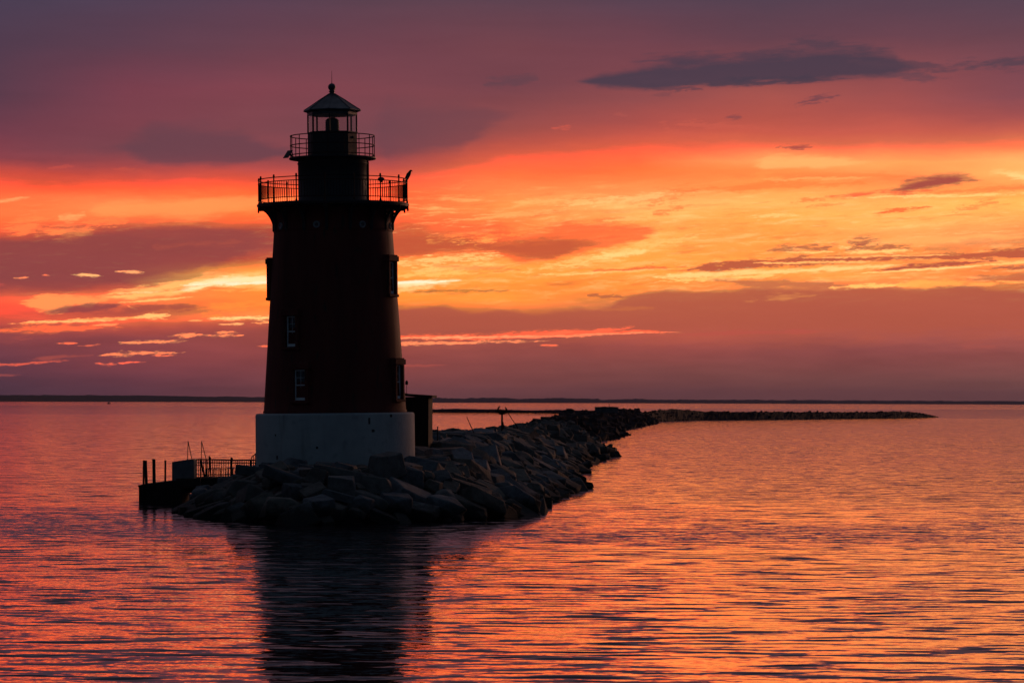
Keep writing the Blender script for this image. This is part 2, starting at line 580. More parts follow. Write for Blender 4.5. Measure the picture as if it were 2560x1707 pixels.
    t.put(bg.inputs['Color'], dome)
    bg.inputs['Strength'].default_value = 1.0
    fin = shmix(inframe, bg.outputs[0], glow)
    t.L.new(fin, t.N['World Output'].inputs['Surface'])
    return w


SUN_AZ, SUN_EL = 30.0, 2.0
LID = ((0.125, 0.062, 0.088), (0.052, 0.046, 0.078), (0.018, 0.036, 0.066), (0.10, 0.054, 0.08), (0.14, 0.165, 0.23))

SKYCOLS = [
 (0, [(0, (75, 64, 85)), (120, (82, 60, 78)), (250, (92, 60, 76)), (350, (118, 62, 76)), (405, (140, 66, 74)), (440, (220, 82, 64)), (480, (252, 102, 60)), (515, (255, 125, 68)), (560, (250, 115, 62)), (590, (215, 85, 60)), (612, (160, 74, 68)), (650, (142, 70, 72)), (700, (135, 68, 74)), (728, (190, 80, 68)), (750, (240, 94, 64)), (785, (232, 86, 62)), (806, (205, 80, 66)), (835, (150, 70, 70)), (870, (124, 64, 72)), (910, (108, 60, 72)), (955, (88, 55, 68)), (1000, (80, 52, 66))]),
 (320, [(0, (80, 64, 84)), (120, (94, 62, 78)), (230, (122, 64, 78)), (320, (126, 66, 77)), (380, (122, 68, 77)), (420, (170, 74, 74)), (450, (218, 82, 64)), (475, (250, 100, 58)), (515, (255, 146, 82)), (550, (255, 128, 68)), (580, (190, 82, 64)), (600, (158, 74, 66)), (650, (150, 72, 70)), (700, (158, 74, 70)), (720, (215, 90, 64)), (745, (255, 140, 76)), (765, (215, 95, 66)), (782, (190, 84, 68)), (800, (240, 110, 68)), (820, (190, 82, 68)), (845, (146, 70, 72)), (900, (138, 67, 72)), (950, (112, 60, 70)), (1000, (98, 57, 68))]),
 (640, [(0, (90, 64, 82)), (120, (106, 65, 78)), (230, (130, 68, 79)), (330, (128, 71, 79)), (395, (140, 72, 78)), (425, (185, 78, 74)), (455, (222, 84, 62)), (490, (252, 112, 58)), (525, (255, 126, 60)), (552, (245, 108, 58)), (575, (188, 82, 64)), (620, (166, 76, 66)), (648, (200, 86, 62)), (672, (255, 160, 70)), (700, (255, 190, 96)), (722, (250, 146, 58)), (765, (242, 140, 58)), (790, (250, 145, 70)), (806, (200, 90, 66)), (830, (160, 76, 68)), (880, (150, 72, 70)), (950, (128, 68, 72)), (1000, (116, 64, 66))]),
 (960, [(0, (92, 66, 80)), (120, (112, 66, 78)), (230, (128, 70, 79)), (330, (120, 71, 79)), (388, (138, 72, 78)), (420, (184, 80, 75)), (450, (222, 90, 68)), (485, (249, 103, 60)), (540, (250, 106, 60)), (585, (208, 86, 60)), (625, (184, 82, 60)), (648, (250, 140, 66)), (680, (255, 170, 78)), (700, (255, 160, 64)), (740, (246, 160, 62)), (762, (236, 142, 56)), (785, (186, 92, 64)), (830, (164, 80, 66)), (900, (150, 73, 68)), (950, (130, 69, 69)), (1000, (114, 66, 66))]),
 (1280, [(0, (92, 66, 80)), (120, (118, 68, 77)), (210, (118, 68, 77)), (280, (142, 75, 77)), (325, (158, 79, 75)), (360, (184, 84, 73)), (398, (232, 98, 68)), (440, (254, 118, 64)), (475, (255, 140, 76)), (515, (255, 158, 80)), (560, (246, 130, 66)), (610, (240, 124, 62)), (655, (254, 165, 74)), (700, (250, 162, 64)), (750, (240, 152, 60)), (774, (216, 116, 64)), (800, (184, 88, 68)), (850, (164, 80, 70)), (900, (145, 75, 70)), (950, (130, 72, 69)), (1000, (112, 66, 66))]),
 (1600, [(0, (88, 66, 82)), (110, (114, 67, 78)), (180, (126, 70, 78)), (250, (148, 78, 79)), (308, (178, 83, 76)), (345, (206, 90, 73)), (382, (238, 102, 67)), (425, (255, 121, 62)), (465, (255, 146, 78)), (510, (255, 184, 104)), (560, (255, 172, 86)), (600, (255, 180, 88)), (640, (254, 172, 74)), (690, (252, 162, 68)), (725, (244, 150, 66)), (755, (214, 118, 74)), (800, (194, 94, 72)), (832, (198, 92, 74)), (862, (165, 80, 72)), (920, (134, 74, 70)), (1000, (110, 66, 66))]),
 (1920, [(0, (86, 66, 82)), (100, (102, 66, 78)), (180, (134, 74, 79)), (240, (164, 84, 79)), (295, (184, 87, 76)), (335, (206, 93, 75)), (368, (230, 110, 75)), (405, (255, 170, 97)), (430, (255, 148, 76)), (470, (255, 160, 80)), (510, (255, 190, 100)), (540, (255, 182, 86)), (580, (250, 164, 74)), (630, (252, 164, 74)), (690, (250, 166, 74)), (720, (220, 130, 74)), (762, (204, 104, 75)), (820, (182, 89, 75)), (880, (146, 76, 72)), (940, (126, 73, 69)), (1000, (108, 66, 66))]),
 (2240, [(0, (88, 66, 82)), (100, (108, 68, 80)), (180, (140, 76, 80)), (240, (156, 80, 80)), (290, (174, 84, 79)), (335, (204, 94, 78)), (370, (230, 116, 79)), (410, (255, 166, 91)), (445, (248, 140, 76)), (490, (255, 180, 94)), (535, (255, 192, 98)), (580, (244, 176, 94)), (630, (246, 160, 80)), (690, (246, 160, 76)), (722, (226, 128, 74)), (760, (196, 101, 77)), (820, (180, 90, 77)), (880, (150, 78, 75)), (950, (122, 73, 70)), (1000, (110, 68, 67))]),
 (2560, [(0, (86, 68, 84)), (120, (110, 70, 81)), (200, (128, 74, 84)), (260, (136, 76, 84)), (308, (168, 83, 81)), (345, (204, 98, 79)), (375, (238, 126, 79)), (410, (255, 182, 104)), (440, (255, 196, 108)), (470, (248, 150, 78)), (505, (255, 190, 92)), (550, (242, 174, 90)), (595, (226, 150, 86)), (640, (240, 150, 78)), (690, (236, 140, 72)), (718, (226, 126, 72)), (742, (192, 100, 78)), (800, (185, 92, 79)), (880, (150, 80, 75)), (950, (122, 75, 71)), (1000, (110, 69, 68))]),
]

SKYFEATURES = [
 # ---- high sky
 ('bank', ([(1330, 204), (1470, 192), (1580, 172), (1690, 154), (1800, 150), (1930, 140), (2060, 126), (2180, 132), (2260, 150), (2380, 178)],
           [(1330, 206), (1470, 214), (1580, 225), (1650, 227), (1720, 216), (1840, 220), (1960, 214), (2100, 206), (2200, 198), (2380, 186)], (73, 61, 76)), dict(soft_t=30, soft_b=15, x0=170, x1=150, er=.75, ns=3, strength=.92)),
 ('streak', (1560, 160, 2050, 140, 26, (80, 62, 77)), dict(er=1.0, ns=2, strength=.55, soft=1.2)),
 ('streak', (1960, 118, 2240, 132, 22, (80, 63, 77)), dict(er=1.0, ns=2, strength=.6, soft=1.2)),
 ('streak', (1700, 216, 2120, 204, 14, (74, 61, 75)), dict(er=1.0, ns=2, strength=.8, soft=.9)),
 ('streak', (1600, 226, 1760, 224, 9, (90, 64, 76)), dict(er=1.1, ns=1, strength=.7, soft=.9)),
 ('streak', (1540, 212, 1820, 196, 15, (84, 64, 78)), dict(er=1.2, ns=2, strength=.5, soft=1.2)),
 ('streak', (2100, 160, 2400, 186, 18, (86, 64, 77)), dict(er=1.1, ns=2, strength=.7, soft=1.2)),
 ('streak', (2350, 172, 2620, 174, 26, (86, 65, 78)), dict(ns=2, er=.9, strength=.8)),
 ('streak', (2180, 196, 2380, 208, 15, (108, 70, 80)), dict(ns=2, er=.9, strength=.8)),
 ('streak', (1200, 216, 1350, 204, 19, (103, 67, 77)), dict(ns=2, er=.9, strength=.8)),
 ('streak', (1975, 266, 2100, 243, 12, (122, 71, 78)), dict(ns=1, er=.8, strength=.9)),
 ('streak', (1810, 301, 1856, 296, 10, (138, 74, 76)), dict(ns=1, er=.7, strength=.8)),
 ('streak', (1935, 373, 2035, 372, 9, (172, 77, 72)), dict(ns=1, er=.8, strength=.85)),
 ('streak', (1620, 243, 1700, 230, 11, (122, 72, 78)), dict(ns=1, er=.9, strength=.5)),
 ('bank', ([(200, 352), (330, 328), (440, 316), (560, 326), (680, 336), (860, 340)], [(200, 392), (330, 402), (440, 416), (540, 420), (680, 412), (860, 398)], (105, 67, 78)), dict(soft_t=34, soft_b=18, x0=180, x1=260, er=.75, ns=3, strength=.75)),
 ('bank', ([(880, 268), (1000, 262), (1120, 250), (1340, 200)], [(880, 384), (1000, 388), (1120, 378), (1340, 300)], (112, 69, 78)), dict(soft_t=44, soft_b=24, x0=90, x1=190, er=.8, ns=3, strength=.6)),
 ('streak', (1376, 323, 1432, 321, 8, (206, 90, 76)), dict(er=.8, strength=.8)),
 ('streak', (1530, 290, 1570, 292, 7, (176, 86, 80)), dict(er=.8, strength=.6)),
 ('streak', (1640, 312, 1900, 322, 12, (206, 94, 78)), dict(er=1.1, strength=.55)),
 ('streak', (1640, 330, 1760, 340, 8, (208, 94, 76)), dict(er=1.1, strength=.5)),
 ('streak', (120, 428, 200, 424, 8, (200, 82, 72)), dict(er=.9, strength=.7)),
 ('streak', (280, 428, 390, 436, 11, (205, 84, 70)), dict(er=.9, strength=.7)),
 # ---- left, lower
 ('streak', (-80, 522, 90, 500, 7, (255, 170, 104)), dict(er=.4, strength=.8)),
 ('streak', (150, 548, 222, 542, 17, (255, 192, 116)), dict(er=1.3, ns=2, strength=.55, soft=1.4)),
 ('streak', (110, 586, 240, 578, 32, (255, 160, 86)), dict(er=1.2, ns=2, strength=.5, soft=1.6)),
 ('streak', (10, 572, 170, 584, 30, (255, 142, 76)), dict(er=1.1, ns=2, strength=.7)),
 ('streak', (200, 566, 330, 552, 18, (255, 140, 74)), dict(er=1.1, ns=1, strength=.6)),
 ('streak', (220, 534, 800, 496, 34, (255, 160, 88)), dict(er=.7, ns=3, strength=.7)),
 ('bank', ([(-160, 606), (0, 604), (120, 608), (200, 600), (280, 582), (380, 574), (520, 570), (760, 572)], [(-160, 735), (0, 730), (150, 728), (300, 708), (420, 690), (520, 668), (600, 652), (760, 640)], (150, 71, 69)), dict(soft_t=10, soft_b=16, x0=100, x1=200, er=.55, ns=2, strength=.75)),
 ('streak', (380, 622, 620, 606, 12, (176, 82, 68)), dict(er=.9, ns=2, strength=.6)),
 ('bank', ([(180, 744), (300, 729), (400, 716), (470, 702), (540, 690), (620, 682), (860, 676)],
           [(180, 756), (300, 753), (400, 746), (450, 739), (520, 723), (620, 718), (860, 712)], (255, 200, 112)), dict(soft_t=10, soft_b=7, x0=130, x1=60, er=1.1, ns=2, strength=.9)),
 ('bank', ([(400, 734), (470, 712), (540, 697), (620, 692), (860, 688)],
           [(400, 745), (470, 731), (540, 718), (620, 710), (860, 704)], (255, 240, 178)), dict(soft_t=7, soft_b=5, x0=90, x1=60, er=.7, ns=1, strength=.95)),
 ('streak', (230, 746, 480, 722, 3.5, (238, 120, 66)), dict(er=.9, strength=.7)),
 ('streak', (380, 728, 620, 704, 3, (246, 150, 76)), dict(er=1.0, strength=.6)),
 ('streak', (300, 738, 420, 728, 3, (255, 228, 150)), dict(er=.9, strength=.8)),
 ('streak', (520, 728, 760, 722, 5, (255, 178, 84)), dict(er=1.1, strength=.7)),
 ('streak', (1010, 618, 1330, 606, 4, (238, 124, 66)), dict(er=1.2, strength=.7)),
 ('streak', (1250, 626, 1600, 588, 4, (244, 134, 72)), dict(er=1.2, strength=.6)),
 ('streak', (1340, 588, 1660, 566, 4, (250, 150, 80)), dict(er=1.2, strength=.6)),
 ('streak', (440, 716, 860, 698, 6, (255, 250, 205)), dict(er=.7, strength=.9)),
 ('bank', ([(40, 746), (160, 738), (230, 744), (330, 738)], [(40, 770), (110, 780), (160, 786), (200, 764), (230, 772), (260, 754), (330, 754)], (255, 160, 88)), dict(soft_t=8, soft_b=7, x0=70, x1=60, er=.9, ns=1, strength=.9)),
 ('streak', (290, 760, 490, 744, 5, (255, 196, 112)), dict(er=.6)),
 ('streak', (322, 768, 350, 776, 4, (250, 150, 86)), dict(er=.6)),
 ('streak', (110, 782, 320, 764, 14, (146, 69, 70)), dict(er=.9, ns=2, strength=.85)),
 ('streak', (300, 776, 500, 768, 17, (172, 80, 66)), dict(er=.9, ns=2, strength=.8)),
 ('streak', (490, 776, 860, 748, 18, (246, 152, 62)), dict(er=1.0, ns=2, strength=.7)),
 ('streak', (0, 814, 440, 790, 6, (255, 172, 96)), dict(er=.7)),
 ('streak', (60, 808, 330, 800, 4, (255, 196, 118)), dict(er=.8)),
 ('streak', (336, 793, 432, 789, 10, (255, 206, 120)), dict(er=.9)),
 ('streak', (-40, 830, 320, 820, 13, (248, 118, 68)), dict(er=.9, ns=2, strength=.85)),
 ('streak', (236, 813, 310, 812, 4, (255, 156, 94)), dict(er=.6)),
 ('streak', (-60, 852, 110, 842, 14, (150, 72, 72)), dict(er=.9, ns=2, strength=.7)),
 ('streak', (474, 803, 510, 799, 3.5, (255, 184, 106)), dict(er=.5)),
 ('streak', (510, 797, 740, 793, 6, (255, 220, 136)), dict(er=.7)),
 ('streak', (545, 811, 616, 809, 4.5, (255, 196, 120)), dict(er=.6)),
 ('streak', (630, 807, 740, 804, 3.5, (255, 180, 104)), dict(er=.7)),
 ('streak', (43, 698, 82, 696, 4.5, (255, 152, 98)), dict(er=.5)),
 ('streak', (106, 691, 131, 690, 3.2, (246, 128, 86)), dict(er=.5)),
 ('streak', (176, 689, 268, 693, 5, (255, 196, 122)), dict(er=.6)),
 ('streak', (292, 680, 370, 684, 4.5, (255, 180, 114)), dict(er=.6)),
 ('streak', (-20, 719, 32, 717, 7, (184, 79, 72)), dict(er=.7)),
 ('streak', (146, 859, 202, 857, 4.5, (252, 122, 82)), dict(er=.6)),
 ('streak', (292, 859, 484, 851, 6, (255, 160, 100)), dict(er=.75)),
 ('streak', (420, 841, 512, 837, 6.5, (255, 154, 96)), dict(er=.85)),
 ('streak', (500, 841, 612, 838, 5.5, (255, 154, 96)), dict(er=.95)),
 ('streak', (534, 832, 590, 829, 4, (255, 154, 96)), dict(er=.8)),
 ('streak', (246, 890, 470, 879, 6.5, (255, 150, 96)), dict(er=.85)),
 ('streak', (372, 890, 446, 888, 3.5, (250, 128, 86)), dict(er=.7)),
 ('streak', (640, 866, 720, 864, 4.5, (252, 124, 84)), dict(er=.6)),
 ('streak', (200, 866, 262, 862, 3.5, (228, 106, 78)), dict(er=.9)),
 ('streak', (240, 908, 296, 911, 5, (240, 108, 80)), dict(er=.7)),
 ('streak', (296, 909, 372, 905, 4, (248, 114, 82)), dict(er=.7)),
 ('streak', (-120, 918, 190, 904, 5, (228, 98, 76)), dict(er=.7)),
 ('streak', (90, 900, 240, 888, 8, (180, 82, 72)), dict(er=.9, ns=2, strength=.7)),
 ('streak', (-60, 938, 66, 936, 5, (162, 78, 76)), dict(er=.8, strength=.85)),
 ('streak', (10, 860, 96, 846, 10, (172, 78, 72)), dict(er=.9, ns=2, strength=.8)),
 # ---- right, lower
 ('bank', ([(900, 590), (1080, 578), (1200, 564), (1320, 572), (1440, 560), (1580, 552), (1730, 570)],
           [(900, 652), (1080, 638), (1200, 628), (1330, 656), (1440, 638), (1580, 608), (1730, 574)], (226, 101, 57)), dict(soft_t=18, soft_b=13, x0=60, x1=130, er=1.0, ns=2, uv=1, strength=.78)),
 ('bank', ([(900, 600), (1080, 590), (1240, 606), (1360, 602), (1480, 592), (1640, 582)],
           [(900, 650), (1080, 632), (1240, 626), (1360, 644), (1480, 624), (1640, 596)], (200, 88, 58)), dict(soft_t=18, soft_b=12, x0=60, x1=240, er=.8, ns=2, strength=.8)),
 ('streak', (1060, 600, 1330, 586, 17, (255, 170, 82)), dict(er=1.6, strength=.4, soft=1.5)),
 ('streak', (1120, 609, 1250, 600, 9, (255, 184, 92)), dict(er=1.5, strength=.5, soft=1.4)),
 ('streak', (1300, 680, 1760, 588, 15, (255, 202, 112)), dict(er=1.0, strength=.75)),
 ('streak', (1470, 643, 1640, 628, 10, (255, 220, 134)), dict(er=1.0, strength=.85)),
 ('streak', (1380, 670, 1580, 644, 9, (255, 206, 118)), dict(er=1.0, strength=.7)),
 ('streak', (940, 660, 1270, 638, 12, (255, 208, 122)), dict(er=1.1, strength=.85)),
 ('streak', (1020, 674, 1260, 662, 14, (255, 210, 118)), dict(er=1.2, strength=.8)),
 ('streak', (940, 693, 1210, 680, 8, (255, 200, 104)), dict(er=1.1, strength=.85)),
 ('streak', (1080, 664, 1300, 676, 9, (238, 120, 60)), dict(er=1.1, strength=.6)),
 ('bank', ([(860, 705), (1010, 704), (1100, 699), (1225, 692)], [(860, 724), (1010, 719), (1100, 711), (1225, 696)], (255, 240, 178)), dict(soft_t=5, soft_b=9, x0=40, x1=110, er=.5, ns=1)),
 ('streak', (900, 712, 1160, 702, 5, (255, 252, 214)), dict(er=.5, strength=.9)),
 ('streak', (1000, 732, 1280, 725, 9, (184, 99, 58)), dict(er=.9, ns=2, strength=.9)),
 ('streak', (900, 730, 1100, 719, 10, (255, 216, 134)), dict(er=.9, strength=.7)),
 ('bank', ([(1840, 408), (1960, 398), (2120, 396), (2300, 392)], [(1840, 428), (1960, 426), (2120, 420), (2300, 412)], (255, 188, 110)), dict(soft_t=14, soft_b=7, x0=70, x1=200, er=.8, ns=2, strength=.7)),
 ('streak', (1700, 430, 2280, 446, 15, (250, 132, 68)), dict(er=1.0, ns=2, strength=.7)),
 ('streak', (1660, 476, 2200, 460, 14, (252, 128, 62)), dict(er=1.0, ns=2, strength=.7)),
 ('streak', (1900, 452, 2180, 448, 6, (255, 176, 98)), dict(er=1.1, strength=.7)),
 ('bank', ([(2120, 486), (2240, 464), (2330, 446), (2420, 446), (2560, 464)], [(2120, 494), (2240, 490), (2330, 478), (2420, 467), (2560, 467)], (168, 75, 68)), dict(soft_t=14, soft_b=11, x0=130, x1=170, er=.8, ns=2, strength=.95)),
 ('streak', (2050, 494, 2350, 478, 12, (234, 102, 64)), dict(er=.9, ns=2, strength=.85)),
 ('streak', (2460, 436, 2680, 470, 17, (255, 218, 136)), dict(er=.9, ns=2, strength=.85)),
 ('streak', (2280, 488, 2640, 474, 9, (244, 138, 72)), dict(er=1.0, strength=.85)),
 ('streak', (2100, 498, 2600, 492, 5, (255, 216, 128)), dict(er=.8, strength=.8)),
 ('streak', (2170, 538, 2330, 521, 8, (236, 118, 62)), dict(er=.8, strength=.95)),
 ('streak', (2370, 532, 2490, 510, 11, (242, 138, 72)), dict(er=1.2, strength=.7)),
 ('streak', (1970, 507, 2090, 497, 8, (246, 132, 68)), dict(er=1.0, strength=.75)),
 ('streak', (2010, 520, 2110, 512, 6, (246, 136, 70)), dict(er=1.0, strength=.6)),
 ('streak', (1560, 506, 1760, 476, 19, (250, 130, 68)), dict(er=1.2, strength=.75)),
 ('streak', (1380, 516, 1720, 484, 12, (255, 200, 120)), dict(er=1.2, strength=.8)),
 ('streak', (1180, 545, 1420, 530, 9, (255, 178, 100)), dict(er=1.1, strength=.6)),
 ('streak', (1280, 505, 1500, 500, 10, (255, 184, 104)), dict(er=1.1, strength=.7)),
 ('streak', (1630, 540, 1710, 516, 12, (250, 134, 70)), dict(er=1.0, strength=.8)),
 ('streak', (1500, 555, 1640, 545, 8, (255, 196, 110)), dict(er=1.1, strength=.7)),
 ('streak', (1860, 548, 2000, 538, 7, (255, 212, 126)), dict(er=1.0, strength=.7)),
 ('streak', (1980, 600, 2680, 556, 17, (232, 162, 88)), dict(er=.9, ns=3, strength=.5, soft=1.5)),
 ('streak', (2040, 612, 2560, 596, 14, (248, 186, 104)), dict(er=.9, ns=3, strength=.6)),
 ('streak', (1910, 626, 2100, 620, 18, (196, 102, 70)), dict(er=.8, ns=1, soft=1.2, strength=.9)),
 ('streak', (2100, 627, 2280, 623, 19, (194, 100, 71)), dict(er=.8, ns=1, soft=1.2, strength=.9)),
 ('streak', (2112, 610, 2205, 606, 20, (192, 98, 71)), dict(er=.8, ns=1, soft=1.2, strength=.9)),
 ('streak', (2300, 626, 2560, 610, 18, (214, 132, 84)), dict(er=.9, ns=2, strength=.6, soft=1.5)),
 ('bank', ([(1620, 678), (1780, 660), (1900, 650), (2050, 644), (2250, 640), (2420, 634), (2680, 612)],
           [(1620, 684), (1780, 681), (1900, 671), (2050, 664), (2250, 653), (2420, 651), (2680, 648)], (196, 91, 64)), dict(soft_t=7, soft_b=6, x0=150, er=1.1, ns=1, strength=.95)),
 ('bank', ([(1560, 692), (1700, 684), (1850, 677), (2000, 672), (2170, 664), (2360, 652)],
           [(1560, 699), (1700, 697), (1850, 689), (2000, 683), (2170, 673), (2360, 660)], (255, 218, 132)), dict(soft_t=6, soft_b=5, x0=110, x1=150, er=1.0, ns=1, strength=.95)),
 ('streak', (1640, 704, 1980, 690, 7, (255, 214, 120)), dict(er=1.2, strength=.8)),
 ('streak', (2170, 678, 2490, 655, 10, (194, 91, 66)), dict(er=.6)),
 ('streak', (2120, 687, 2510, 664, 4.5, (255, 220, 132)), dict(er=.5)),
 ('streak', (2420, 668, 2680, 654, 6, (255, 206, 116)), dict(er=.6, strength=.95)),
 ('streak', (2460, 674, 2680, 668, 8, (198, 97, 70)), dict(er=.7, strength=.95)),
 ('streak', (2085, 634, 2280, 631, 7, (255, 212, 122)), dict(er=.9)),
 ('streak', (1950, 634, 2090, 632, 5, (255, 212, 122)), dict(er=.8)),
 ('streak', (2090, 622, 2130, 621, 6, (255, 210, 124)), dict(er=.8)),
 ('streak', (1860, 660, 2200, 656, 4, (255, 200, 110)), dict(er=1.0, strength=.9)),
 ('streak', (2000, 648, 2380, 640, 3.5, (255, 200, 110)), dict(er=1.0, strength=.85)),
 ('streak', (1300, 690, 1700, 672, 5, (255, 206, 118)), dict(er=.8, strength=.95)),
 ('streak', (1470, 679, 1720, 666, 6, (224, 116, 62)), dict(er=.8, strength=.9)),
 ('bank', ([(860, 784), (960, 782), (1060, 768), (1120, 766), (1190, 784), (1260, 770), (1340, 786), (1430, 772), (1520, 768), (1560, 744), (1660, 726), (1780, 730), (1920, 722), (2040, 726), (2180, 720), (2310, 723), (2400, 713), (2480, 729), (2680, 714)],
           [(860, 850), (1600, 850), (2680, 840)], (184, 90, 69)), dict(soft_t=9, soft_b=40, er=.5, ns=2, strength=.8)),
 ('streak', (1740, 700, 2140, 718, 20, (208, 112, 74)), dict(er=.8, ns=2, strength=.85)),
 ('streak', (2060, 722, 2350, 709, 7, (255, 206, 110)), dict(er=.8)),
 ('streak', (2230, 713, 2550, 712, 12, (255, 180, 84)), dict(er=.9, ns=2, strength=.85)),
 ('streak', (2470, 707, 2680, 708, 6, (255, 190, 96)), dict(er=.7, strength=.95)),
 ('streak', (2400, 702, 2680, 692, 11, (210, 104, 70)), dict(er=.9, ns=2, strength=.75)),
 ('streak', (1840, 757, 2040, 741, 11, (226, 136, 78)), dict(er=.9, ns=2, strength=.75)),
 ('streak', (1480, 776, 1640, 769, 8, (206, 110, 68)), dict(er=.9, ns=2, strength=.7)),
 ('streak', (1460, 736, 1560, 742, 9, (196, 100, 66)), dict(er=.9, ns=1, strength=.8)),
 ('bank', ([(860, 843), (1060, 836), (1200, 835), (1350, 825), (1500, 824), (1600, 826), (1760, 832)],
           [(860, 852), (1060, 850), (1200, 850), (1350, 844), (1500, 836), (1600, 834), (1760, 835)], (252, 112, 70)), dict(soft_t=5, soft_b=4, x1=110, er=1.0, ns=1, strength=.75)),
 ('streak', (820, 851, 1460, 837, 5, (255, 168, 112)), dict(er=.8)),
 ('streak', (1180, 846, 1710, 830, 4.5, (255, 150, 100)), dict(er=.6)),
 ('streak', (780, 865, 1390, 851, 5.5, (255, 158, 102)), dict(er=.7)),
 ('streak', (1346, 864, 1398, 862, 4.5, (240, 118, 80)), dict(er=.6)),
 ('streak', (1480, 828, 1590, 817, 7, (246, 112, 74)), dict(er=.8, strength=.9)),
 ('streak', (1330, 838, 1440, 828, 7, (250, 120, 78)), dict(er=.9, strength=.8)),
 ('streak', (1650, 838, 2100, 826, 9, (196, 86, 74)), dict(er=.9, ns=2, strength=.55)),
 ('streak', (2380, 866, 2520, 862, 13, (176, 86, 76)), dict(er=.9, ns=2, strength=.6)),
 ('streak', (960, 917, 1140, 911, 5, (178, 82, 72)), dict(er=.7, strength=.8)),
]
build_world()

sun_d = bpy.data.lights.new('sun', 'SUN')
sun_d.energy = 1.15
sun_d.angle = radians(30)
sun_d.color = (1.0, 0.46, 0.27)
sun = bpy.data.objects.new('sun', sun_d)
COL.objects.link(sun)
sd = Vector((sin(radians(SUN_AZ)) * cos(radians(SUN_EL)), cos(radians(SUN_AZ)) * cos(radians(SUN_EL)), sin(radians(SUN_EL))))
sun.rotation_euler = sd.to_track_quat('Z', 'Y').to_euler()
sun.location = sd * 400

# ================================================================== WATER
bm = bmesh.new()
W = 30000.0
vs = [bm.verts.new(p) for p in ((-W, -300, 0), (W, -300, 0), (W, 45000, 0), (-W, 45000, 0))]
bm.faces.new(vs)
tag(link('water', bm, M['water']), kind='structure')

# ================================================================== LIGHTHOUSE
S = 49.5
TD = F / S
YH = 1000.1


def tz(py): return HCAM + (YH - py) / S


ZB = 1.2
axis0 = at(839.5, 1203, TD)
lh = empty('lighthouse', (axis0.x, TD, ZB))
lh.rotation_euler = (0, radians(-0.80), radians(3.15))   # turned a little: the eye stands off to the right of it
tag(lh, 'dark brick red lighthouse tower on a round white concrete base, with two galleries and lantern', 'lighthouse')


def Z(py): return tz(py) - ZB


def dirn(a):
    """unit vector at a degrees to the right of the side that faces the viewer"""
    a = radians(a)
    return Vector((sin(a), -cos(a), 0))


# concrete base
bm = bmesh.new()
Rb = 198.5 / S
zt = Z(1032)
add_lathe(bm, [(Rb + .02, 0), (Rb + .01, 1.2), (Rb, zt - .12), (Rb - .03, zt - .03), (Rb - .1, zt), (3.3, zt + .012), (0, zt + .012)], 128)
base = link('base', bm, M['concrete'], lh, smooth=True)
base['label'] = 'round white concrete base with dark stains'
# drain holes and chipped pits in the base
for px, py, w, h in ((922, 1050, .05, .16), (931, 1074, .075, .07), (976, 1038, .07, .07), (794, 1114, .06, .06), (696, 1138, .07, .11), (692, 1083, .04, .06)):
    a = math.degrees(math.asin((px - 838.5) / 198.5))
    c = dirn(a) * (Rb + .004) + Vector((0, 0, Z(py) - .03))
    bm = bmesh.new()
    add_box(bm, c, (w * 2, .03, h * 2), Matrix.Rotation(radians(a), 3, 'Z'), .02)
    link('drain_hole', bm, M['pane'], base)

# tower wall: straight taper with two faint plate joints, frieze under the gallery
prof = []
R0, R1 = 178.0 / S, 148.0 / S
y0, y1 = 1031, 572


def Rw(py): return (R0 + (R1 - R0) * (1031 - py) / (1031 - 576.0))


prof.append((R0 + .03, zt + .014))
prof.append((R0 + .03, zt + .10))
for k in range(13):
    py = 1024 - k * (1024 - 584) / 12
    r, zz = Rw(py), Z(py)
    prof.append((r, zz))
prof += [(R1, Z(582)), (R1 + .03, Z(580)), (R1 + .03, Z(577)), (R1 - .01, Z(575)), (R1 - .02, Z(522)), (1.2, Z(522)), (1.2, Z(530))]
bm = bmesh.new()
add_lathe(bm, prof, 128)
wall = link('tower_wall', bm, M['iron'], lh, smooth=True)
wall['label'] = 'tapering brick red tower wall'

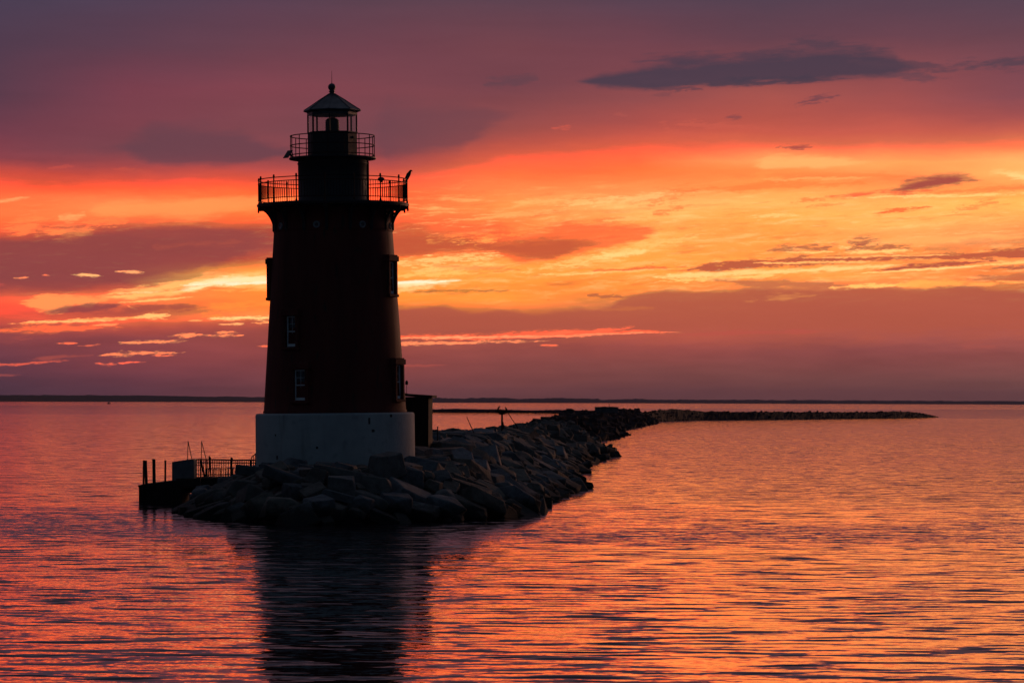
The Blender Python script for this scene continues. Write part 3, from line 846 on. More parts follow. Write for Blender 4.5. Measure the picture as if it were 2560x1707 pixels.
# windows ------------------------------------------------------
def window(ang, ytop, ybot, wide, pos=None):
    ang_r = Matrix.Rotation(radians(ang), 3, 'Z')
    ym = (ytop + ybot) / 2
    R = Rw(ym)
    h = (ybot - ytop) / S
    w = wide
    n = dirn(ang)
    tx = Vector((cos(radians(ang)), sin(radians(ang)), 0))
    zc = Z(ym)
    o = n * (R - w * w / (8 * R)) + Vector((0, 0, zc))

    def C(dx, dn, dz): return o + tx * dx + n * dn + Vector((0, 0, dz))
    lean = (R0 - R1) / (Z(576) - Z(1031))
    bm = bmesh.new()
    add_box(bm, C(0, -.03, 0), (w - .06, .06, h - .06), ang_r)
    pane = None
    # surround: iron jambs standing proud of the wall
    bs = bmesh.new()
    for s in (-1, 1):
        add_box(bs, C(s * (w / 2 + .09), .04, 0), (.17, .34, h + .05), ang_r, .01)
    sur = link('window', bs, M['iron'], lh)
    bh = bmesh.new()
    add_box(bh, C(0, .06, h / 2 + .16), (w + .52, .40, .26), ang_r, .02)
    add_box(bh, C(0, .05, h / 2 + .325), (w + .40, .32, .07), ang_r, .02)
    link('hood', bh, M['iron'], sur)
    bsill = bmesh.new()
    add_box(bsill, C(0, .07, -h / 2 - .09), (w + .44, .38, .13), ang_r, .015)
    link('sill', bsill, M['iron'], sur)
    link('pane', bm, M['pane'], sur)
    fr = bmesh.new()
    t_ = .055
    for s in (-1, 1):
        add_box(fr, C(s * (w / 2 - t_ / 2), .02, 0), (t_, .07, h), ang_r)
    add_box(fr, C(0, .021, h / 2 - t_ / 2), (w - 2 * t_ - .004, .07, t_), ang_r)
    add_box(fr, C(0, .030, -h / 2 + .075), (w - 2 * t_ - .004, .09, .13), ang_r)
    add_box(fr, C(0, .023, 0), (w - 2 * t_ - .004, .08, .05), ang_r)
    for dz in (-h / 4 + .03, h / 4 - .01):
        add_box(fr, C(0, .008, dz), (w - 2 * t_ - .004, .03, .015), ang_r)
    add_box(fr, C(0, .007, h / 4), (.015, .028, h / 2 - .1), ang_r)
    add_box(fr, C(0, .007, -h / 4 + .04), (.015, .028, h / 2 - .2), ang_r)
    link('frame', fr, M['white'], sur)
    return sur


window(-28.5, 925, 1000, .62)['label'] = 'lower window on the left side of the tower'
window(-38.5, 793, 868, .62)['label'] = 'upper window on the left side of the tower'
window(62.5, 915, 998, .62)['label'] = 'lower window on the right side of the tower'
window(63.5, 659, 738, .62)['label'] = 'upper window on the right side of the tower'
window(-96, 661, 742, .62)['label'] = 'window seen edge on at the left of the tower'

# portholes under the gallery
for k in range(8):
    a = -61 + 45 * k
    n = dirn(a)
    R = Rw(570) + .0
    o = n * R + Vector((0, 0, Z(568.5)))
    q = n.to_track_quat('Z', 'Y').to_matrix().to_4x4()
    bm = bmesh.new()
    add_lathe(bm, [(.105, -.05), (.175, -.05), (.175, .045), (.15, .06), (.125, .06), (.105, .04)], 28, close=True)
    bm.transform(Matrix.Translation(o) @ q)
    ph = link('porthole', bm, M['dull'], lh, smooth=True)
    bm = bmesh.new()
    bmesh.ops.create_cone(bm, cap_ends=True, segments=24, radius1=.106, radius2=.106, depth=.03, matrix=Matrix.Translation(o + n * .012) @ q)
    link('glass', bm, M['pane'], ph)

# main gallery -------------------------------------------------
PHASE = -6.2
zd = Z(511)
bm = bmesh.new()
Rd = 188.5 / S
add_lathe(bm, [(1.7, zd), (Rd, zd), (Rd + .03, zd - .02), (Rd + .03, zd - .09), (Rd, zd - .10), (Rd, zd - .16), (Rd - .12, zd - .19), (3.0, zd - .20), (1.7, zd - .20)], 128, close=True)
link('gallery_deck', bm, M['black_iron'], lh)

for k in range(16):
    a = PHASE + 22.5 * k
    n = dirn(a)
    up = Vector((0, 0, 1))
    bm = bmesh.new()
    r_in, r_out = R1 + .0, Rd - .06
    ztop, zbot = zd - .2, Z(582)
    # curved strut, wall leg, top arm as one openwork casting
    pts_o, pts_i = [], []
    for i in range(11):
        th = i / 10 * pi / 2
        rr = r_out - (r_out - r_in - .03) * sin(th)
        zz = zbot + (ztop - zbot - .04) * (1 - (1 - cos(th)) ** 0.9)
        wdt = .11 + .03 * (i / 10)
        pts_o.append((rr, zz))
    # outline offset upward/inward for thickness
    for i, (rr, zz) in enumerate(pts_o):
        j0, j1 = max(0, i - 1), min(10, i + 1)
        tx, tzz = pts_o[j1][0] - pts_o[j0][0], pts_o[j1][1] - pts_o[j0][1]
        L = sqrt(tx * tx + tzz * tzz)
        nx_, nz_ = tzz / L, -tx / L
        pts_i.append((rr + nx_ * .13, min(ztop, zz + nz_ * .13)))
    th_ = .13
    for i in range(10):
        add_poly(bm, [pts_o[i], pts_o[i + 1], pts_i[i + 1], pts_i[i]], (0, 0, 0), n, up, th_)
    add_poly(bm, [(r_in - .05, zbot), (r_in + .09, zbot + .1), (r_in + .09, ztop), (r_in - .05, ztop)], (0, 0, 0), n, up, th_ + .01)
    add_poly(bm, [(r_in - .05, ztop - .12), (r_out, ztop - .10), (r_out, ztop - .002), (r_in - .05, ztop - .002)], (0, 0, 0), n, up, th_ + .02)
    mid = pts_i[5]
    add_poly(bm, [(r_in, mid[1] + .22), (mid[0], mid[1] - .02), (mid[0] + .03, mid[1] + .05), (r_in, mid[1] + .30)], (0, 0, 0), n, up, th_ - .02)
    link('bracket', bm, M['black_iron'], lh)


def railing(name, R, zdeck, hs, post_r, post_h, rail_t, baluster=0, drop=False, label=None):
    rails = bmesh.new()
    for h in hs: add_ring(rails, R, zdeck + h, rail_t, 128)
    rl = link(name, rails, M['rail_iron'], lh)
    if label: rl['label'] = label
    for k in range(16):
        n = dirn(PHASE + 22.5 * k)
        p = n * R
        bm = bmesh.new()
        z0 = zdeck - (.22 if drop else 0.0)
        add_tube(bm, p + Vector((0, 0, z0)), p + Vector((0, 0, zdeck + post_h)), post_r, n=8)
        if drop:
            add_tube(bm, p + Vector((0, 0, zdeck + post_h - .04)), p + Vector((0, 0, zdeck + post_h + .02)), post_r * 1.5, n=8)
            add_ball(bm, p + Vector((0, 0, zdeck + post_h + .05)), post_r * 1.35, u=8, v=6)
            add_ball(bm, p + n * .03 + Vector((0, 0, zdeck - .34)), .052, sz=1.3, u=8, v=6)
            add_tube(bm, p + n * .03 + Vector((0, 0, zdeck - .31)), p + n * .03 + Vector((0, 0, zdeck - .02)), .045, n=8)
            add_tube(bm, p + Vector((0, 0, zdeck)), p + Vector((0, 0, zdeck + .16)), post_r * 1.9, post_r, n=8)
        link('post', bm, M['rail_iron'], rl)
    if baluster:
        bm = bmesh.new()
        for k in range(16):
            for i in range(1, baluster):
                a = PHASE + 22.5 * (k + i / baluster)
                p = dirn(a) * R
                add_tube(bm, p + Vector((0, 0, zdeck + hs[0])), p + Vector((0, 0, zdeck + hs[1])), .0145, n=5)
        link('baluster', bm, M['rail_iron'], rl)
    return rl


railing('gallery_railing', 186.0 / S, zd, (.2, 1.02, 1.21), .034, 1.27, .021, 10, True, 'main gallery railing with close upright bars')

# watch room
bm = bmesh.new()
Rr = 86.5 / S
zu = Z(395)
add_lathe(bm, [(Rr + .06, zd + .002), (Rr + .06, zd + .1), (Rr, zd + .12), (Rr, zu - .35), (Rr + .03, zu - .33), (Rr + .03, zu - .28), (Rr, zu - .26), (Rr, zu - .13)], 96)
wr = link('watch_room', bm, M['black_iron'], lh, smooth=True)
bm = bmesh.new()
pd = dirn(84) * (Rr + .045)
add_tube(bm, pd + Vector((0, 0, zd)), pd + Vector((0, 0, zu - .22)), .05, n=10)
add_tube(bm, pd + Vector((0, 0, zu - .24)), dirn(84) * (Rr - .05) + Vector((0, 0, zu - .14)), .05, n=10)
for h in (.4, 1.2, 1.8): add_box(bm, pd * .99 + Vector((0, 0, zd + h)), (.1, .14, .04))
link('downpipe', bm, M['black_iron'], wr)
# a door in the watch room side
bm = bmesh.new()
n = dirn(150)
add_box(bm, n * (Rr + .02) + Vector((0, 0, zd + 1.05)), (.8, .08, 1.85), Matrix.Rotation(radians(150), 3, 'Z'), .02)
link('door', bm, M['black_iron'], wr)

# upper gallery
bm = bmesh.new()
Ru = 107.5 / S
add_lathe(bm, [(1.0, zu), (Ru, zu), (Ru + .02, zu - .015), (Ru + .02, zu - .07), (Ru, zu - .085), (Ru - .3, zu - .13), (Rr + .015, zu - .135), (1.0, zu - .135)], 112, close=True)
link('upper_gallery_deck', bm, M['black_iron'], lh)
railing('upper_railing', 105.0 / S, zu, (.12, .61, 1.09), .022, 1.09, .022, 0, False, 'thin open railing around the lantern')

# tilted solar panel at the left of the upper gallery
bm = bmesh.new()
pc = Vector((-2.24, -.35, zu + .17))
rot = Matrix.Rotation(radians(38), 3, 'Z') @ Matrix.Rotation(radians(-52), 3, 'Y')
add_box(bm, pc, (.50, .42, .035), rot, .006)
sp = link('solar_panel', bm, M['lens'], lh)
for s in (-1, 1):
    bm = bmesh.new()
    e_ = rot @ Vector((.2, s * .16, -.02))
    add_tube(bm, pc + e_, (-1.98, -.35 + s * .2, zu + .0), .016, n=6)
    add_tube(bm, pc + e_ * .2, (-1.98, -.35 + s * .2, zu + .0), .016, n=6)
    link('strut', bm, M['rail_iron'], sp)

# lantern ------------------------------------------------------
Rl = 62.0 / S
zl0, zl1, zl2 = zu, Z(331.5), Z(288)
A8 = [PHASE + 45 * k for k in range(8)]


def octa(bm, prof):
    rings = [[bm.verts.new(dirn(a) * r + Vector((0, 0, z))) for a in A8] for r, z in prof]
    for A, B in zip(rings, rings[1:]):
        for k in range(8):
            bm.faces.new((A[k], A[(k + 1) % 8], B[(k + 1) % 8], B[k]))
    return rings


bm = bmesh.new()
rg = octa(bm, [(Rl + .03, zl0 + .002), (Rl + .03, zl0 + .09), (Rl, zl0 + .10), (Rl, zl1 - .07), (Rl + .03, zl1 - .06), (Rl + .03, zl1), (Rl - .12, zl1), (Rl - .12, zl0 + .3)])
lan = link('lantern', bm, M['black_iron'], lh)
lan['label'] = 'eight-sided glazed lantern'
bm = bmesh.new()
add_ball(bm, dirn(61) * (Rl * cos(radians(22.5)) + .01) + Vector((0, 0, zl1 - .30)), .07, sy=1, u=12, v=8)
link('vent', bm, M['black_iron'], lan)
for k, a in enumerate(A8):
    bm = bmesh.new()
    p = dirn(a) * (Rl - .02)
    add_box(bm, p + Vector((0, 0, (zl1 + zl2) / 2)), (.055, .075, zl2 - zl1 - .004), Matrix.Rotation(radians(a), 3, 'Z'))
    link('mullion', bm, M['black_iron'], lan)
    a2 = a + 22.5
    bm = bmesh.new()
    wpane = 2 * Rl * sin(radians(22.5)) - .09
    add_box(bm, dirn(a2) * ((Rl - .02) * cos(radians(22.5))) + Vector((0, 0, (zl1 + zl2) / 2)), (wpane, .012, zl2 - zl1 - .006), Matrix.Rotation(radians(a2), 3, 'Z'))
    link('pane', bm, M['glass'], lan)
bm = bmesh.new()
rl_ = 16.5 / S
add_lathe(bm, [(0, zl1 - .5), (.16, zl1 - .5), (.16, zl1 - .1), (rl_, zl1 - .08), (rl_ + .01, zl1 + .25), (rl_, zl1 + .55), (rl_ - .04, zl1 + .66), (rl_ - .1, zl1 + .70), (.12, zl1 + .74), (.10, zl1 + .70), (0, zl1 + .70)], 32)
for h in (.0, .12, .24, .36, .48, .58):
    add_ring(bm, rl_ + .006, zl1 + h, .014, 32)
link('lens', bm, M['lens'], lan)

zr = Z(277)
bm = bmesh.new()
octa(bm, [(.3, zl2 - .02), (Rl + .02, zl2 - .02), (Rl + .02, zl2 + .11), (Rl + .07, zl2 + .13), (71.0 / S, zr - .055), (72.5 / S, zr - .03), (71.5 / S, zr + .01), (52.0 / S, zr + .26), (33.0 / S, zr + .52), (17.0 / S, zr + .72), (7.0 / S, Z(235))])
rf = link('roof', bm, M['roof'], lh)
bm = bmesh.new()
for a in A8:
    for (ra, za), (rb_, zb_) in zip([(71.5, .01), (52, .26), (33, .52), (17, .72)], [(52, .26), (33, .52), (17, .72), (7, (235 - 277) / -S)]):
        add_tube(bm, dirn(a) * (ra / S) + Vector((0, 0, zr + za + .012)), dirn(a) * (rb_ / S) + Vector((0, 0, zr + zb_ + .012)), .018, n=5)
link('roof_rib', bm, M['roof'], rf)
bm = bmesh.new()
add_lathe(bm, [(0, Z(237)), (.15, Z(237)), (.13, Z(234)), (.12, Z(231)), (.16, Z(230)), (.16, Z(228.5)), (.11, Z(227.5)), (.13, Z(226))] +
          [(.195 * sin(th), Z(218.5) - .195 * cos(th)) for th in [0.72 + i * (pi - .8) / 12 for i in range(13)]] + [(.03, Z(207)), (0, Z(207))], 24)
link('ventilator_ball', bm, M['roof'], rf, smooth=True)
bm = bmesh.new()
add_tube(bm, (0, 0, Z(209)), (0, 0, Z(178)), .017, .008, n=6)
link('lightning_rod', bm, M['rail_iron'], rf)

# lamp hanging on a front gallery post
n = dirn(PHASE + 22.5 * 2)
p = n * (186.0 / S)
bm = bmesh.new()
add_lathe(bm, [(0, -.17), (.05, -.17), (.07, -.12), (.16, -.03), (.17, .02), (.12, .08), (.05, .11), (0, .11)], 16)
add_box(bm, (.12, 0, .01), (.1, .12, .09), None, .02)
bm.transform(Matrix.Translation(p + n * .06 + Vector((0, 0, zd + 1.05))))
link('gallery_lamp', bm, M['black_iron'], lh)
lh['parts_note'] = 0
del lh['parts_note']
bpy.context.view_layer.update()
LH = lh.matrix_world.copy()

# ================================================================== SHED BEHIND THE TOWER
sh = empty('shed')
shD = 168.2
p0 = at(1041, 1122, shD)
sh.location = p0
tag(sh, 'small dark flat roofed shed standing against the right side of the white base', 'shed')
kz = shD / F
wtop = (1122 - 992) * kz
rz = Matrix.Rotation(radians(-5), 3, 'Z')
bm = bmesh.new()
add_box(bm, (-.12, 0, wtop / 2 - .4), (1.72, 1.9, wtop + .8), rz)
for i in range(9):
    add_box(bm, rz @ Vector((-.8 + i * .2 - .12 + .02, -.955, wtop / 2 - .4)), (.03, .012, wtop + .78), rz)
link('wall', bm, M['shed'], sh)
bm = bmesh.new()
rr2 = rz @ Matrix.Rotation(radians(3.4), 3, 'Y')
add_box(bm, (-.08, 0, wtop + .075), (2.05, 2.3, .13), rr2, .015)
add_box(bm, (-.86, 0, wtop + .20), (.5, 2.28, .06), rz @ Matrix.Rotation(radians(11), 3, 'Y'))
link('roof', bm, M['shed'], sh)
bm = bmesh.new()
add_box(bm, rz @ Vector((.2, -.97, .55)), (.8, .06, 1.9), rz, .01)
link('door', bm, M['shed'], sh)
bm = bmesh.new()
vx = at(1016.5, 985, shD) - p0
add_tube(bm, vx + Vector((0, 0, -.06)), vx + Vector((0, 0, .46)), .014, n=6)
add_box(bm, vx + Vector((0, 0, .585)), (.15, .15, .2), None, .03)
add_tube(bm, vx + Vector((0, 0, .685)), vx + Vector((0, 0, .72)), .05, .02, n=8)
link('pole_light', bm, M['black_iron'], sh)

# ================================================================== BREAKWATER
# plan outline of the mound at the waterline (x, y), from the shore side round the head
RIGHT = [sea(*p) for p in ((1150, 1303), (1260, 1296), (1335, 1282), (1362, 1262), (1392, 1246), (1440, 1226), (1446, 1206), (1418, 1196), (1454, 1182), (1448, 1168), (1490, 1155), (1530, 1141), (1502, 1126), (1474, 1109), (1520, 1100), (1561, 1090), (1546, 1079), (1585, 1069), (1640, 1058))]
FRONT = [sea(*p) for p in ((458, 1272), (470, 1288), (530, 1299), (640, 1308), (780, 1312), (920, 1310), (1040, 1306))]
EDGE = [(p.x, p.y) for p in FRONT + RIGHT]
LEFT = [(EDGE[-1][0] - 15, EDGE[-1][1] + 6), (17, 760), (4, 540), (-4, 350), (-9.5, 235), (-13.0, 190), (-15.8, 172)]
OUT = EDGE + LEFT


import numpy as np
OUTA = np.array(OUT)


def edge_np(X, Y):
    X, Y = np.asarray(X, float), np.asarray(Y, float)
    best = np.full(X.shape, 1e18)
    inside = np.zeros(X.shape, bool)
    n = len(OUTA)
    for i in range(n):
        x1, y1_ = OUTA[i]
        x2, y2 = OUTA[(i + 1) % n]
        with np.errstate(divide='ignore', invalid='ignore'):
            c = ((y1_ > Y) != (y2 > Y)) & (X < (x2 - x1) * (Y - y1_) / (y2 - y1_ if y2 != y1_ else 1e-9) + x1)
        inside ^= c
        dx, dy = x2 - x1, y2 - y1_
        tt = np.clip(((X - x1) * dx + (Y - y1_) * dy) / (dx * dx + dy * dy + 1e-9), 0, 1)
        best = np.minimum(best, (X - x1 - tt * dx) ** 2 + (Y - y1_ - tt * dy) ** 2)
    return np.sqrt(best) * np.where(inside, 1, -1)


def top_np(X, Y):
    X, Y = np.asarray(X, float), np.asarray(Y, float)
    d = edge_np(X, Y)
    c = np.interp(Y, [150, 156, 170, 225, 280, 350, 450, 570, 860], [2.15, 2.15, 3.1, 3.05, 2.55, 2.3, 2.6, 2.85, 2.55])
    c = np.where((Y < 175) & (X + 8.9 < 1), np.minimum(c, 2.3), c)
    c = np.where(Y < 175, np.minimum(c, np.maximum(.35, .68 + .42 * (X + 15.7))), c)
    t_ = np.minimum(c, .62 * d + .02)
    return np.where(d <= 0, -.6 + d * .4, t_), d


# core of the mound, hidden under the stones
bm = bmesh.new()
rows = []
for y in [139 + i * .7 for i in range(130)] + [230 + i * 4 for i in range(182)]:
    xs = []
    for i in range(len(OUT)):
        x1, y1_ = OUT[i]
        x2, y2 = OUT[(i + 1) % len(OUT)]
        if (y1_ > y) != (y2 > y): xs.append((x2 - x1) * (y - y1_) / (y2 - y1_) + x1)
    if len(xs) < 2: continue
    a, b = min(xs) - 1.5, max(xs) + 1.5
    X = np.linspace(a, b, 41)
    T, _ = top_np(X, np.full(41, y))
    rows.append([bm.verts.new((x, y, tz_ - .6 + .3 * fbm((x * .9, y * .9, 3)))) for x, tz_ in zip(X, T)])
for A, B in zip(rows, rows[1:]):
    for k in range(40): bm.faces.new((A[k], A[k + 1], B[k + 1], B[k]))
tag(link('terrain', bm, M['rock']), kind='structure')


# boulder shapes ------------------------------------------------
def boulder_mesh(kind, seed, fine=True):
    rnd = random.Random(seed)
    bm = bmesh.new()
    sx, sy, sz = {'slab': (1.2, .85, .36), 'block': (.95, .8, .62), 'wedge': (1.15, .75, .58), 'long': (1.5, .6, .45), 'round': (.9, .85, .68)}[kind]
    pts = []
    for ix in (-1, 1):
        for iy in (-1, 1):
            for iz in (-1, 1):
                j = .30 if kind != 'round' else .2
                q = Vector((ix * (1 - rnd.random() * j), iy * (1 - rnd.random() * j), iz * (1 - rnd.random() * j)))
                if kind == 'wedge' and iz > 0: q.x *= .5; q.y *= .75
                pts.append(q)
    for _ in range(5 if kind != 'round' else 18):
        v = Vector((rnd.gauss(0, 1), rnd.gauss(0, 1), rnd.gauss(0, 1))).normalized()
        pts.append(v * (1.2 if kind != 'round' else 1.1))
    if kind == 'round': pts = [q.normalized() * 1.1 if q.length > 1.12 else q for q in pts]
    for q in pts: bm.verts.new((q.x * sx, q.y * sy, q.z * sz))
    r = bmesh.ops.convex_hull(bm, input=bm.verts[:])
    junk = [g for g in r['geom_interior'] + r['geom_unused'] if isinstance(g, bmesh.types.BMVert)]
    bmesh.ops.delete(bm, geom=list(set(junk)), context='VERTS')
    bmesh.ops.dissolve_limit(bm, angle_limit=radians(17), verts=bm.verts[:], edges=bm.edges[:])
    bmesh.ops.bevel(bm, geom=bm.edges[:], offset=.045, segments=1, affect='EDGES', profile=.5)
    bmesh.ops.triangulate(bm, faces=bm.faces[:])
    if fine:
        bmesh.ops.subdivide_edges(bm, edges=[e for e in bm.edges if e.calc_length() > .28], cuts=1)
        bmesh.ops.triangulate(bm, faces=bm.faces[:])
    for v in bm.verts:
        v.co += noise.noise_vector(v.co * 1.3 + Vector((seed, 0, 0))) * .05 + noise.noise_vector(v.co * 4.5 + Vector((0, seed, 0))) * .022
    bmesh.ops.recalc_face_normals(bm, faces=bm.faces[:])
    me = bpy.data.meshes.new('boulder_' + kind)
    bm.to_mesh(me)
    bm.free()
    me.materials.append(M['rock'])
    return me


KINDS = ['slab', 'block', 'wedge', 'long', 'round']
PROTO = {k: [boulder_mesh(k, 10 * i + s) for s in range(1, 6)] for i, k in enumerate(KINDS)}
LOW = []
for i, k in enumerate(KINDS):
    for s in (2, 4):
        me = boulder_mesh(k, 10 * i + s, False)
        co = np.empty(len(me.vertices) * 3)
        me.vertices.foreach_get('co', co)
        LOW.append((co.reshape(-1, 3), [tuple(p.vertices) for p in me.polygons]))
        bpy.data.meshes.remove(me)
WORD = {'slab': 'slab-like', 'block': 'blocky', 'wedge': 'wedge-shaped', 'long': 'long', 'round': 'rounded'}


def zone(px, z, y):
    row = 'waterline' if z < .6 else ('mid-slope' if z < 1.55 else 'upper')
    if y < 178:
        for lim, c in ((560, 'beside the landing stage'), (670, "below the base's left edge"), (760, 'below the two left windows'), (850, "below the base's left half"), (930, "below the base's right half"), (1020, "below the base's right edge"), (1095, 'below the dark shed'), (1190, 'below the leaning stick'), (1270, 'below the nest platform')):
            if px < lim: return row, c
        return row, "at the breakwater head's corner"
    if px < 1200: return row, 'beneath the leaning stick'
    if px < 1290: return row, 'beneath the nest platform'
    return row, 'right of the nest platform'


def project(p):
    a, b = p[0] / p[1], (p[2] - HCAM) / p[1]
    return 1280 + F * (a * cr + b * sr), HY - F * (b * cr - a * sr)


placed = []
pending = []


def boulder(kind, x, y, z, size, yaw, tilt=(0, 0), var=None, label=None, flat=1.0):
    me = PROTO[kind][(var if var is not None else random.randrange(5))]
    o = bpy.data.objects.new('boulder', me)
    COL.objects.link(o)
    o.location = (x, y, z)
    o.rotation_euler = (tilt[0], tilt[1], yaw)
    o.scale = (size, size, size * flat)
    px, py = project((x, y, z))
    tag(o, label, 'boulder', 'granite boulders of the breakwater')
    if label is None:
        row, colm = zone(px, z, y)
        sw = 'huge' if size > .85 else ('large' if size > .66 else ('mid-sized' if size > .48 else 'small'))
        pending.append((f'{sw} {WORD[kind]}', row, colm, px, o))
    placed.append((x, y, size))
    return o


def hero(kind, px, py, size, yaw, tilt, var, label, flat=1.0, up=.0):
    D = 140.0
    while D < 260:
        p = at(px, py, D)
        if p.z <= float(top_np([p.x], [p.y])[0][0]) + up: break
        D += .15
    return boulder(kind, p.x, p.y, p.z, size, radians(yaw), (radians(tilt[0]), radians(tilt[1])), var, label, flat)


# the rocks one can pick out in the photograph
hero('wedge', 962, 1166, .92, 35, (8, -14), 1, 'tall dark hump-backed boulder leaning against the right front of the white base', 1.25, .35)
hero('slab', 722, 1197, .98, -18, (-8, 17), 0, 'pale sloping slab boulder below the left front of the white base', 1, .2)
hero('block', 852, 1212, .72, 8, (4, 3), 1, 'squared brownish block of stone in the middle of the rubble below the base', 1, .1)
hero('block', 938, 1215, .78, -10, (-4, 6), 2, 'squared dark block of stone right of the brownish one below the base', 1, .1)
hero('slab', 1052, 1168, .95, 24, (-14, 9), 2, 'broad pale slab boulder below the right foot of the white base', 1, .2)
hero('round', 615, 1222, 1.0, 12, (0, 4), 0, 'very large smooth dark boulder left of the pale sloping slab', .95, .1)
hero('slab', 640, 1180, .8, -6, (-5, 7), 3, 'pale flat slab boulder at the left foot of the white base', 1, .05)
hero('wedge', 700, 1268, .95, 14, (0, 0), 2, 'large pointed boulder at the waterline below the pale sloping slab', 1, .1)
hero('block', 795, 1264, .72, 30, (10, -8), 3, 'upright pale faced boulder at the waterline left of the middle', 1, .1)
hero('long', 850, 1241, .6, -12, (0, 14), 0, 'long thin sloping stone below the brownish squared block', .7, .1)
hero('round', 905, 1266, .75, -20, (0, 0), 2, 'rounded pale boulder at the waterline below the dark squared block', 1, .1)
hero('block', 985, 1258, .8, 16, (5, 5), 0, 'large pale blocky boulder at the waterline right of the rounded pale one', 1, .1)
hero('wedge', 1105, 1262, .92, -26, (6, 12), 3, 'big wedge-shaped boulder with a sloping face at the front right waterline', 1, .1)
hero('slab', 1205, 1256, 1.0, 32, (-14, 24), 1, 'great sloping slab running down to the water at the front right', 1.2, .15)
hero('slab', 1295, 1254, .95, 40, (-10, 24), 0, 'outermost sloping slab at the right corner of the rubble head', 1.3, .15)
hero('long', 1165, 1222, .8, -20, (0, 18), 1, 'long pale edged boulder on the right flank above the great slab', 1, .1)
hero('slab', 480, 1272, .6, 10, (4, -8), 2, 'low dark slab at the far left waterline beside the landing stage', 1, .05)
hero('round', 505, 1246, .78, 0, (0, 0), 3, 'big dark boulder standing next to the landing stage', 1, .1)
hero('slab', 560, 1196, .85, -8, (-4, 6), 1, 'dark slab boulder under the left railing of the landing', 1.0, .1)
hero('block', 735, 1230, .6, 40, (12, 4), 4, 'small dark block wedged under the lower end of the pale sloping slab', 1, .05)
NH = len(placed)

rg = np.random.default_rng(4)
grid = {}


def free(x, y, s, k):
    cx, cy = int(x // 1.5), int(y // 1.5)
    for i in (-1, 0, 1):
        for j in (-1, 0, 1):
            for qx, qy, qs in grid.get((cx + i, cy + j), ()):
                if (qx - x) ** 2 + (qy - y) ** 2 < (k * (qs + s)) ** 2: return False
    return True


def occupy(x, y, s): grid.setdefault((int(x // 1.5), int(y // 1.5)), []).append((x, y, s))


for q in placed: occupy(q[0], q[1], q[2] * .8)
cand = []
for npass, (smin, smax, n_, kk) in enumerate(((.72, 1.12, 3500, .74), (.48, .7, 6000, .70), (.32, .48, 9000, .66))):
    yy = 139 + 150 * rg.random(n_) ** 1.35
    xx = rg.uniform(-19, 9, n_)
    ss = rg.uniform(smin, smax, n_)
    T, D_ = top_np(xx, yy)
    for x, y, s, z, d in zip(xx, yy, ss, T, D_):
        if d < -.5 - .1 * npass: continue
        rr_ = sqrt((x - lh.location.x) ** 2 + (y - TD) ** 2)
        if rr_ < 4.0 + .5 * s or (rr_ < 5.6 and s > .7): continue
        if not free(x, y, s, kk): continue
        occupy(x, y, s)
        cand.append((x, y, s, z, npass))
# set aside those the mound hides from the bay side
ca = np.array(cand)
hid = np.zeros(len(ca), bool)
for f in (.995, .985, .97, .95, .92):
    T, _ = top_np(ca[:, 0] * f, ca[:, 1] * f)
    hid |= (T - .3) > HCAM + (ca[:, 3] + .6 * ca[:, 2] - HCAM) * f
hid |= ((ca[:, 0] - lh.location.x * ca[:, 1] / TD) ** 2 < 3.6 ** 2) & (ca[:, 1] > TD)
score = ca[:, 2] / ca[:, 1]
order = [i for i in np.argsort(-score) if not hid[i]]
own = set(order[:300 - NH])
rest = []
for i, (x, y, s, z, npass) in enumerate(cand):
    kind = random.choices(KINDS, (3.4, 2.6, 2.2, 1.8, .9))[0]
    e = .4
    (zx0, zx1, zy0, zy1), _ = top_np([x - e, x + e, x, x], [y, y, y - e, y + e])
    tl = (atan2((zy1 - zy0), 2 * e) * .75 + random.gauss(0, .12), -atan2((zx1 - zx0), 2 * e) * .75 + random.gauss(0, .12))
    tl = tuple(max(-.42, min(.42, q)) for q in tl)
    zz = z - .02 - .15 * s + random.uniform(-.05, .14)
    if i in own: boulder(kind, x, y, zz, s, random.uniform(-pi, pi) * .5, tl)
    elif not hid[i] or y < 170: rest.append((x, y, zz, s, tl))

# labels that single the boulders out
bykey = {}
for d_, row, colm, px, o in pending: bykey.setdefault((d_, row, colm), []).append((px, o))
ORD = ['first', 'second', 'third', 'fourth', 'fifth', 'sixth', 'seventh', 'eighth', 'ninth', 'tenth', 'eleventh', 'twelfth']
NUM = ['none', 'one', 'two', 'three', 'four', 'five', 'six', 'seven', 'eight', 'nine', 'ten', 'eleven', 'twelve']
for (d_, row, colm), L in bykey.items():
    L.sort(key=lambda q: q[0])
    for i, (px, o) in enumerate(L):
        if len(L) == 1: o['label'] = f'{d_} {row} granite boulder {colm}'
        elif len(L) < 13: o['label'] = f'{ORD[i]} from left of {NUM[len(L)]} {d_} {row} boulders {colm}'
        else: o['label'] = f'{d_} {row} granite boulder {colm}'


def stones(bm_lists, items, seed):
    """append stones (x, y, z, size, tilt) to vertex and face lists"""
    V, Fc, base_ = bm_lists
    r = np.random.default_rng(seed)
    for x, y, z, s, tl in items:
        co, fs = LOW[int(r.integers(len(LOW)))]
        m = Matrix.Rotation(float(r.uniform(-3, 3)), 3, 'Z')
        m = Matrix.Rotation(tl[1], 3, 'Y') @ Matrix.Rotation(tl[0], 3, 'X') @ m
        w = (co * s) @ np.array(m).T + np.array((x, y, z))
        V.append(w)
        Fc.extend([tuple(v + base_[0] for v in f) for f in fs])
        base_[0] += len(co)


def mass(name, lists, label, cat='breakwater', mat='rock'):
    me = bpy.data.meshes.new(name)
    me.from_pydata(np.concatenate(lists[0]).tolist(), [], lists[1])
    me.materials.append(M[mat])
    o = bpy.data.objects.new(name, me)
    COL.objects.link(o)
    return tag(o, label, cat, kind='stuff')


